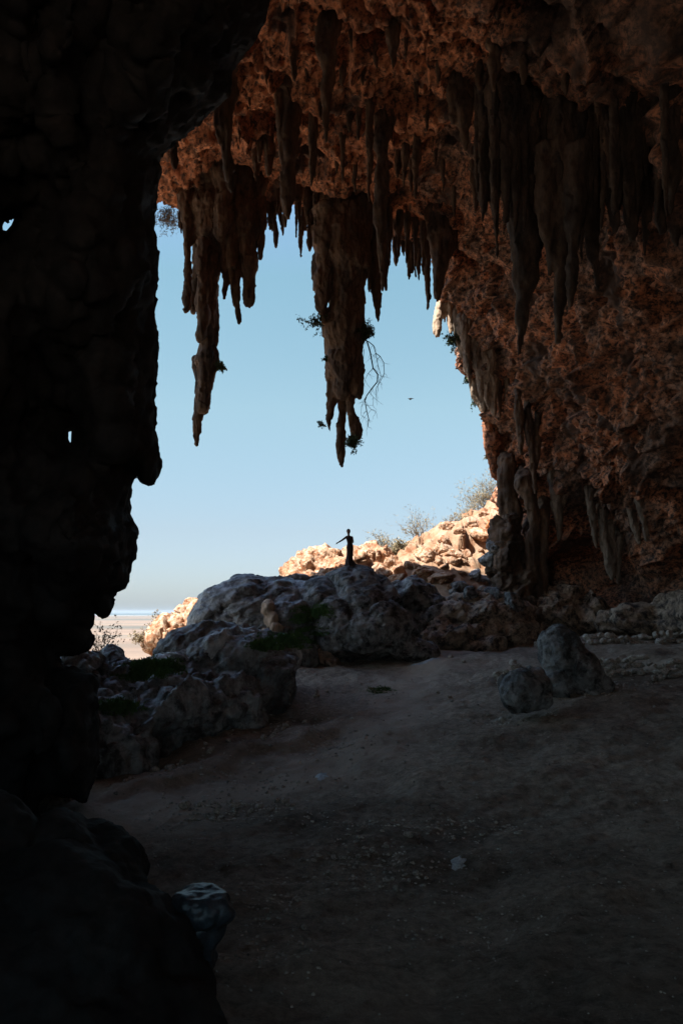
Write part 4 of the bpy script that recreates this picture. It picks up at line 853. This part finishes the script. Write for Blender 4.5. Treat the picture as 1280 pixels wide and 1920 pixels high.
# white droppings stains on the path
def patch(name, label, cx, cy, rx, ry, m, seed, cat='stain'):
    n = 40; Vp = []; rg = np.random.RandomState(seed)
    g0 = ground_at(cx, cy); Vp.append((g0[0], g0[1], gz(*g0) + .01)); rings = 5
    for k in range(1, rings + 1):
        for i in range(n):
            th = 2 * math.pi * i / n; w_ = 1 + .55 * float(fbm(np.array([[math.cos(th) * 1.3, math.sin(th) * 1.3, seed * 3.3]]), 4, seed, .7)[0])
            sx, sy = rx * g0[1] / F, ry * g0[1] / F * 3.5
            x_ = g0[0] + math.cos(th) * sx * w_ * k / rings; y_ = g0[1] + math.sin(th) * sy * w_ * k / rings; Vp.append((x_, y_, gz(x_, y_) + .02 * (1 - (k / rings) ** 4) + .004))
    fa = [(0, 1 + i, 1 + (i + 1) % n) for i in range(n)]
    for k in range(rings - 1):
        for i in range(n): j = (i + 1) % n; fa.append((1 + k * n + i, 1 + (k + 1) * n + i, 1 + (k + 1) * n + j, 1 + k * n + j))
    link(name, mesh_from(name, Vp, fa, m), label=label, category=cat)
patch('pale_stain', 'pale splash of bird droppings on the slope left of centre', 604, 1458, 10, 9, M['drop'], 1)
patch('pale_stain', 'flat pale patch on the ground below the domed boulder', 795, 1248, 22, 3, M['drop'], 2)
patch('pale_stain', 'pale splash in the gravel patch right of centre', 860, 1622, 16, 5, M['drop'], 3)

# ------------------------------------------------------------------ vegetation
M['twig'] = mat('dry_twig', [(.10, .075, .055), (.19, .15, .11), (.14, .11, .08)], scale=3, bump=.3, bdist=.005, bscale=20)
M['twig_dark'] = mat('dark_twig', [(.03, .025, .022), (.06, .05, .04)], scale=3, bump=.3, bdist=.005, bscale=20)
M['leaf'] = mat('leaf_green', [(.035, .06, .025), (.07, .10, .04), (.10, .12, .055)], scale=2, bump=.1, bdist=.002, bscale=20)
M['leaf_dry'] = mat('leaf_dry', [(.17, .14, .08), (.26, .21, .13), (.13, .13, .07)], scale=2, bump=.1, bdist=.002, bscale=20)
M['grass'] = mat('moss_green', [(.05, .10, .03), (.085, .16, .045), (.12, .17, .06)], scale=2, bump=.1, bdist=.002, bscale=20)
def plant(name, label, cat, base, direction, height, seed, leafy=0.5, leafm='leaf', twigm='twig', spread=.6, n0=4, levels=4, droop=0.0, lsize=.05, group=None, thick=.02, child=(2, 4)):
    rg = random.Random(seed); b = Blob(); leaves = []; lf = []
    def grow(p, d, ln, r, lev):
        pts = [p]; rad = [r]; n = 5
        for k in range(n):
            d = (d + Vector((rg.uniform(-1, 1), rg.uniform(-1, 1), rg.uniform(-1, 1) - droop)) * .22).normalized(); p = p + d * ln / n
            pts.append(p); rad.append(r * (1 - .5 * (k + 1) / n))
            if lev >= levels - 2 and rg.random() < leafy:
                for _ in range(2):
                    c = p + Vector((rg.uniform(-1, 1), rg.uniform(-1, 1), rg.uniform(-1, 1))) * lsize
                    u = Vector((rg.uniform(-1, 1), rg.uniform(-1, 1), rg.uniform(-1, 1))).normalized(); v = u.orthogonal().normalized() * .45
                    i0 = len(leaves); s = lsize * rg.uniform(.6, 1.3)
                    leaves.extend([c - u * s, c + v * s, c + u * s, c - v * s]); lf.append((i0, i0 + 1, i0 + 2, i0 + 3))
        b.tube([np.array(q) for q in pts], rad, 5)
        if lev < levels:
            for _ in range(rg.randint(*child)):
                i = rg.randint(2, n); a = Vector((rg.uniform(-1, 1), rg.uniform(-1, 1), rg.uniform(-.6, 1) - droop)).normalized()
                grow(pts[i], (d * (1 - spread) + a * spread).normalized(), ln * rg.uniform(.55, .85), rad[i] * .65, lev + 1)
    base = Vector(base); d0 = Vector(direction).normalized()
    for k in range(n0):
        a = Vector((rg.uniform(-1, 1), rg.uniform(-1, 1), rg.uniform(-.3, .6))) * spread
        grow(Vector((0, 0, 0)), (d0 + a).normalized(), height * rg.uniform(.35, .5), thick, 1)
    e = empty(name, base, label=label, category=cat)
    if group: e['group'] = group
    link('branches', mesh_from('branches', np.concatenate(b.V), b.F, M[twigm]), e)
    if leaves: link('foliage', mesh_from('foliage', [tuple(v) for v in leaves], lf, M[leafm], smooth=False), e)
    return e
def gpt(px_, Y):
    x_ = at(px_, 1000, Y)[0]; return (x_, Y, gz(x_, Y) - .05)
up = (0, 0, 1)
plant('dry_tree', 'bare small tree standing alone on the skyline of the sunlit slope', 'tree', gpt(856, 56.5), (-.3, 0, 1), 2.0, 1, leafy=.15, leafm='leaf_dry', n0=3, levels=5, thick=.045, group='dry shrubs on the slope')
plant('dry_shrub', 'bushy olive shrub in the dip left of the sunlit slope', 'shrub', gpt(752, 51), (-.2, 0, 1), 1.9, 2, leafy=1.0, leafm='leaf_dry', n0=16, levels=4, spread=1.0, lsize=.07, group='dry shrubs on the slope')
plant('dry_shrub', 'wispy pale shrub reaching left over the dip beside the bushy one', 'shrub', gpt(738, 52), (-.7, 0, .8), 2.5, 3, leafy=.5, leafm='leaf_dry', n0=12, levels=4, spread=.5, group='dry shrubs on the slope')
plant('dry_shrub', 'leafless upright shrub behind the bushy olive one', 'shrub', gpt(790, 54.5), (0, 0, 1), 3.0, 4, leafy=.25, leafm='leaf_dry', n0=12, levels=4, spread=.5, thick=.03, group='dry shrubs on the slope')
plant('dry_shrub', 'low dry shrub at the foot of the bare small tree', 'shrub', gpt(872, 57), (0, 0, 1), 1.5, 5, leafy=.9, leafm='leaf_dry', n0=14, levels=3, spread=.9, group='dry shrubs on the slope')
plant('dry_shrub', 'large wispy shrub on the skyline against the cave rim', 'shrub', gpt(922, 61), (-.3, 0, 1), 3.4, 6, leafy=.5, leafm='leaf_dry', n0=14, levels=5, spread=.6, thick=.035, group='dry shrubs on the slope')
plant('dry_shrub', 'grey wispy shrub left of the large one on the skyline', 'shrub', gpt(893, 60), (-.5, 0, 1), 2.8, 7, leafy=.4, leafm='leaf_dry', n0=12, levels=4, spread=.6, group='dry shrubs on the slope')
plant('dry_shrub', 'small low shrub on the skyline between bushy shrub and bare tree', 'shrub', gpt(822, 56), (0, 0, 1), 1.3, 8, leafy=.8, leafm='leaf_dry', n0=12, levels=3, spread=.9, group='dry shrubs on the slope')
plant('dry_shrub', 'bare straw coloured shrub before the desert plain at far left', 'shrub', at(190, 1240, 30), (0, 0, 1), 1.7, 9, leafy=.1, leafm='leaf_dry', n0=10, levels=4, spread=.55, thick=.014, group='straw shrubs before the plain')
plant('dry_shrub', 'thin pale shrub growing above the sunlit orange rock', 'shrub', at(300, 1185, 46), (.2, 0, 1), 1.6, 10, leafy=.3, leafm='leaf_dry', n0=8, levels=4, spread=.7, thick=.014, group='straw shrubs before the plain')
plant('dry_shrub', 'low straw shrub left of the sunlit orange rock', 'shrub', at(268, 1215, 43), (-.2, 0, 1), 1.2, 20, leafy=.3, leafm='leaf_dry', n0=8, levels=4, spread=.7, thick=.012, group='straw shrubs before the plain')
hg = 'plants hanging on the stalactites'
plant('hanging_plant', 'tangle of twigs with brownish leaves hanging at the left end of the arch', 'plant', at(325, 378, 41), (-.2, 0, -1), 2.2, 11, leafy=.4, leafm='leaf_dry', twigm='twig_dark', n0=10, levels=4, spread=.8, droop=.5, thick=.012, group=hg)
plant('hanging_plant', 'leafy sprig sticking out left of the central column', 'plant', at(614, 610, 40.2), (-1, 0, .1), 1.7, 12, leafy=.8, n0=6, levels=3, spread=.55, lsize=.08, twigm='twig_dark', group=hg)
plant('hanging_plant', 'dense dark clump on the right side of the central column', 'plant', at(676, 628, 40.2), (1, 0, .2), 1.1, 13, leafy=1, n0=22, levels=3, spread=1.0, lsize=.07, twigm='twig_dark', group=hg)
def bent_twigs():
    rg = random.Random(14); b = Blob()
    lines = [[(678, 632), (688, 640), (694, 662), (699, 690), (708, 702), (707, 716), (697, 728), (687, 742), (684, 752), (687, 770), (691, 786), (689, 800)], [(690, 640), (700, 648), (704, 662), (712, 668), (719, 680), (720, 700), (712, 716), (705, 728)],
             [(682, 655), (680, 690), (676, 715), (672, 735)], [(699, 690), (690, 700), (684, 712)], [(704, 662), (708, 684), (714, 705), (708, 722)], [(687, 742), (678, 760), (676, 778)], [(687, 758), (696, 768), (704, 772)], [(692, 735), (700, 745), (699, 760)]]
    for i, ln in enumerate(lines):
        r0 = (1.6, 1.0, .6, .6, .7, .5, .5, .5)[i]; Yb = 40.3 - .35 * i % 1.2
        pts = [np.array(at(p[0], p[1] * 1.0, 40.2 + .5 * math.sin(i * 2 + k * .6))) for k, p in enumerate(ln)]
        b.tube(pts, [r0 * (1 - .55 * k / len(pts)) * 40 / F for k in range(len(pts))], 5)
        for k in range(1, len(pts)):
            for _ in range(2):
                p = pts[k]; q = [p]; d = np.array([rg.uniform(-1, 1), rg.uniform(-1, 1), -rg.uniform(.1, 1.1)]); L_ = rg.uniform(.15, .5)
                for m_ in range(3): q.append(q[-1] + d * L_ * .5 + np.array([rg.uniform(-.08, .08), 0, rg.uniform(-.08, .03)]))
                b.tube(q, [.008, .007, .006, .004], 4)
    e = empty('hanging_plant', at(678, 632, 40.2), label='long bare bent twigs trailing down right of the central column', category='plant', group=hg)
    me = mesh_from('branches', np.concatenate(b.V) - np.array(at(678, 632, 40.2)), b.F, M['twig_dark']); link('branches', me, e)
bent_twigs()
plant('hanging_plant', 'small green sprig on the lower shaft of the left cluster', 'plant', at(404, 690, 39.3), (1, 0, .1), .8, 15, leafy=.9, n0=8, levels=3, spread=.7, lsize=.06, twigm='twig_dark', group=hg)
plant('hanging_plant', 'dark leafy tuft under the right prong of the central column', 'plant', at(662, 822, 40.3), (-.3, 0, -1), 1.0, 16, leafy=1, n0=12, levels=3, spread=.9, lsize=.07, twigm='twig_dark', group=hg)
plant('hanging_plant', 'tiny sprig left of the left prong of the central column', 'plant', at(612, 800, 40.3), (-1, 0, .3), .8, 17, leafy=.8, n0=3, levels=3, spread=.6, lsize=.05, twigm='twig_dark', group=hg)
plant('hanging_plant', 'tiny tuft on the left edge midway down the central column', 'plant', at(614, 675, 40.3), (-1, 0, 0), .4, 21, leafy=1, n0=5, levels=2, spread=.8, lsize=.06, twigm='twig_dark', group=hg)
plant('hanging_plant', 'leafy sprig jutting from the top of the right rim', 'plant', at(868, 640, 46), (-1, 0, .2), 1.6, 18, leafy=.8, n0=8, levels=3, spread=.6, lsize=.08, twigm='twig_dark', group=hg)
plant('hanging_plant', 'small leafy sprig halfway down the right rim', 'plant', at(885, 712, 46.5), (-1, 0, 0), .8, 19, leafy=.9, n0=6, levels=3, spread=.7, lsize=.07, twigm='twig_dark', group=hg)
plant('hanging_plant', 'small leafy sprig lowest on the right rim above the orange bulb', 'plant', at(908, 752, 47), (-1, 0, 0), 1.0, 22, leafy=.9, n0=6, levels=3, spread=.7, lsize=.07, twigm='twig_dark', group=hg)
plant('hanging_plant', 'pale sprig beside the tip of the orange bulb on the right rim', 'plant', at(922, 858, 47), (-1, 0, .1), .7, 23, leafy=.5, leafm='leaf_dry', n0=4, levels=3, spread=.7, lsize=.05, twigm='twig', group=hg)

# moss and short grass lying on whatever rock is seen there
bpy.context.view_layer.update(); DG = bpy.context.evaluated_depsgraph_get()
def moss(label, spots, seed, n=500, h=.09):
    rg = random.Random(seed); Vs = []; fs = []
    for k in range(n):
        cx, cy, sx, sy = rg.choice(spots); px_ = rg.gauss(cx, sx * .5); py_ = rg.gauss(cy, sy * .5)
        p = at(px_, py_, 10); ok, loc, nor, _, ob, _ = S.ray_cast(DG, Vector((0, 0, 0)), Vector(p).normalized())
        if not ok or nor.z < .15 or loc.y > 45: continue
        for j in range(16):
            q = loc + Vector((rg.uniform(-.12, .12), rg.uniform(-.12, .12), -.02)); a = rg.uniform(0, 6.3); wv = Vector((math.cos(a), math.sin(a), 0)) * .02; t = q + Vector((rg.uniform(-.05, .05), rg.uniform(-.05, .05), h * rg.uniform(.5, 1.3)))
            i0 = len(Vs); Vs.extend([q - wv, q + wv, t]); fs.append((i0, i0 + 1, i0 + 2))
    if Vs: link('moss', mesh_from('moss', [tuple(v) for v in Vs], fs, M['grass'], smooth=False), kind='stuff', label=label, category='moss')
moss('green moss and short grass behind the boulders by the black wall', [(290, 1250, 40, 12), (260, 1262, 30, 10)], 1, 1500)
moss('green moss in the cleft between pale and lower left outcrops', [(545, 1200, 45, 12), (580, 1185, 25, 8), (500, 1210, 25, 8)], 2, 1600)
moss('dark moss on the flank of the domed boulder', [(590, 1150, 30, 14), (560, 1160, 20, 8)], 3, 900)
moss('thin moss beneath the tilted split boulder', [(225, 1325, 30, 10)], 4, 400)
moss('faint moss on the path below the domed boulder', [(712, 1292, 22, 6)], 5, 90, .04)

# ------------------------------------------------------------------ bird
b = Blob(); c = np.array(at(769, 748, 48))
b.ball(c, (.09, .16, .045), sub=3); b.tube([c, c + [.12, 0, .03], c + [.24, -.03, .0]], [.035, .028, .008], 6, .5); b.tube([c, c + [-.09, 0, .02], c + [-.18, .03, .03]], [.035, .028, .008], 6, .5)
V, Fa = b.fuse(.012); o = link('bird', mesh_from('bird', V, Fa, M['black']), label='tiny dark bird gliding in the sky right of the central column', category='bird'); recenter(o)

# ------------------------------------------------------------------ the person
def simple(name, col, rough_=.7):
    m = bpy.data.materials.new(name); m.use_nodes = True; n = m.node_tree; bs = n.nodes['Principled BSDF']; bs.inputs['Roughness'].default_value = rough_
    t = n.nodes.new('ShaderNodeTexNoise'); t.inputs['Scale'].default_value = 9; r = n.nodes.new('ShaderNodeValToRGB'); n.links.new(t.outputs['Fac'], r.inputs[0])
    r.color_ramp.elements[0].color = (*[k * .8 for k in col], 1); r.color_ramp.elements[1].color = (*[k * 1.2 for k in col], 1); n.links.new(r.outputs[0], bs.inputs['Base Color']); return m
def person():
    foot = Vector(at(655, 1058, 36.9))
    ok, loc, nor, _, ob, _ = S.ray_cast(DG, foot + Vector((0, 0, 3)), Vector((0, 0, -1)))
    z0 = loc.z if ok else foot.z
    root = empty('person', (foot.x, foot.y, z0 - .02), label='person in a long dark fitted dress on the domed boulder, one arm held out', category='person')
    skin = simple('skin', (.22, .12, .085)); dress = simple('dress_cloth', (.035, .022, .02), .8); hair = simple('hair', (.015, .012, .012), .5)
    b = Blob(); A = np.array
    # torso, neck, head
    b.tube([A([.02, 0, .78]), A([.02, 0, .92]), A([.015, 0, 1.05]), A([.005, .0, 1.18]), A([-.005, 0, 1.30]), A([-.015, 0, 1.38])], [.13, .15, .11, .12, .13, .09], 16, .72)
    b.tube([A([-.02, .01, 1.34]), A([-.04, 0, 1.42]), A([-.045, -.01, 1.50])], [.066, .054, .052], 12)
    b.ball(A([-.045, -.01, 1.60]), (.080, .098, .118), sub=4); b.ball(A([-.045, -.04, 1.54]), (.052, .052, .055), sub=3)
    b.ball(A([-.045, -.105, 1.59]), (.014, .022, .024), sub=2)      # nose
    for s in (-1, 1): b.ball(A([-.045 + s * .075, 0, 1.595]), (.012, .022, .032), sub=2); b.ball(A([-.045 + s * .03, -.088, 1.612]), (.016, .012, .010), sub=2)
    b.ball(A([-.045, -.092, 1.548]), (.026, .012, .010), sub=2)
    # arm held out to the left and a little down
    sh = A([-.14, 0, 1.35]); el = A([-.36, -.06, 1.19]); wr = A([-.56, -.12, 1.07])
    b.tube([A([-.04, 0, 1.37]), sh, (sh + el) / 2, el, (el + wr) / 2, wr], [.06, .056, .048, .041, .037, .027], 12)
    def hand(w_, d, side, up_):
        d = d / np.linalg.norm(d); side = side / np.linalg.norm(side)
        b.tube([w_, w_ + d * .04, w_ + d * .085], [.024, .036, .038], 10, .45)
        for k, (o_, ln) in enumerate(((-.028, .062), (-.01, .074), (.009, .07), (.027, .054))):
            p0 = w_ + d * .08 + side * o_; p1 = p0 + d * ln * .5 - up_ * .006; p2 = p1 + d * ln * .5 - up_ * .018
            b.tube([p0, p1, p2], [.0095, .0088, .0075], 7)
        t0 = w_ + d * .025 - side * .03; b.tube([t0, t0 - side * .03 + d * .03, t0 - side * .04 + d * .06], [.013, .011, .009], 7)
    hand(wr, wr - el, A([.1, -1, .2]), A([0, 0, 1]))
    # other arm: upper arm down, forearm folded behind the back
    sh = A([.13, 0, 1.34]); el = A([.19, .09, 1.12]); wr = A([.06, .17, 1.02])
    b.tube([A([.02, 0, 1.36]), sh, (sh + el) / 2, el, (el + wr) / 2, wr], [.055, .05, .042, .036, .032, .024], 12); hand(wr, wr - el, A([0, .2, 1]), A([0, 1, 0]))
    # legs and feet beneath the dress
    for s in (-1, 1):
        b.tube([A([.02 + s * .08, 0, .9]), A([.02 + s * .085, -.01, .5]), A([.02 + s * .09, .01, .1]), A([.02 + s * .09, 0, .06])], [.09, .058, .038, .036], 12)
        b.tube([A([.02 + s * .09, .04, .04]), A([.02 + s * .09, -.06, .035]), A([.02 + s * .1, -.15, .025])], [.035, .036, .022], 10, .8)
    V, Fa = b.fuse(.0062); V = relax(V, Fa, 3)
    link('body', mesh_from('body', V, Fa, skin), root)
    # dress: rings from the bust to a flared hem with a small train to the right
    rings = [(1.37, -.015, .115, .085), (1.33, -.01, .15, .105), (1.27, -.003, .155, .125), (1.19, .004, .138, .115), (1.08, .014, .118, .098), (1.02, .018, .125, .105), (.93, .022, .158, .13), (.84, .022, .168, .14), (.7, .02, .155, .13), (.55, .01, .145, .13), (.4, .0, .15, .15), (.25, .005, .17, .18), (.12, .02, .205, .22), (.04, .045, .24, .26), (.0, .06, .26, .28)]
    n = 64; Vd = []; fd = []
    for j, (z, cx, rx, ry) in enumerate(rings):
        for i in range(n):
            th = 2 * math.pi * i / n; fold = max(0, (.8 - z) / .8) * .13 * math.sin(th * 9 + z * 4) + max(0, (.5 - z)) * .1 * math.sin(th * 5)
            tr = max(0, .2 - z) / .2 * max(0, math.cos(th)) * .13
            Vd.append((cx + math.cos(th) * (rx * (1 + fold) + tr), math.sin(th) * ry * (1 + fold), z - (.03 * (1 - abs(math.sin(th))) if j == 0 else 0)))
    for j in range(len(rings) - 1):
        for i in range(n): k = (i + 1) % n; fd.append((j * n + i, j * n + k, (j + 1) * n + k, (j + 1) * n + i))
    link('dress', mesh_from('dress', Vd, fd, dress), root)
    h = Blob(); h.ball(A([-.045, .012, 1.628]), (.092, .108, .110), sub=4); h.ball(A([-.04, .05, 1.56]), (.07, .06, .085), sub=3); h.ball(A([-.035, .085, 1.56]), (.05, .045, .055), sub=3)
    V, Fa = h.fuse(.007)
    # open the hair over the face
    V = V + np.c_[0 * V[:, 0], np.where((V[:, 1] < -.03) & (V[:, 2] < 1.665), .045, 0), 0 * V[:, 0]]; V = relax(V, Fa, 4)
    V = V + vnormals(V, Fa) * (.006 * pn(V * np.array([60, 60, 8]), 1))[:, None]
    link('hair', mesh_from('hair', V, Fa, hair), root)
    root.rotation_euler = (0, 0, R(8))
person()

# ------------------------------------------------------------------ the dusty air over the plain
x0, x1, y0, y1, z0, z1 = -59000, 59000, -100, 59000, -61.0, 62.0
hz = mesh_from('haze', [(x0, y0, z0), (x1, y0, z0), (x1, y1, z0), (x0, y1, z0), (x0, y0, z1), (x1, y0, z1), (x1, y1, z1), (x0, y1, z1)], [(0, 3, 2, 1), (4, 5, 6, 7), (0, 1, 5, 4), (1, 2, 6, 5), (2, 3, 7, 6), (3, 0, 4, 7)], smooth=False)
hm = bpy.data.materials.new('haze'); hm.use_nodes = True; hn = hm.node_tree; hn.nodes.remove(hn.nodes['Principled BSDF'])
pv = hn.nodes.new('ShaderNodeVolumePrincipled'); pv.inputs['Density'].default_value = 2.4e-5; pv.inputs['Color'].default_value = (.62, .74, .84, 1)
hn.links.new(pv.outputs[0], hn.nodes['Material Output'].inputs['Volume']); hz.materials.append(hm)
link('haze', hz, kind='stuff')
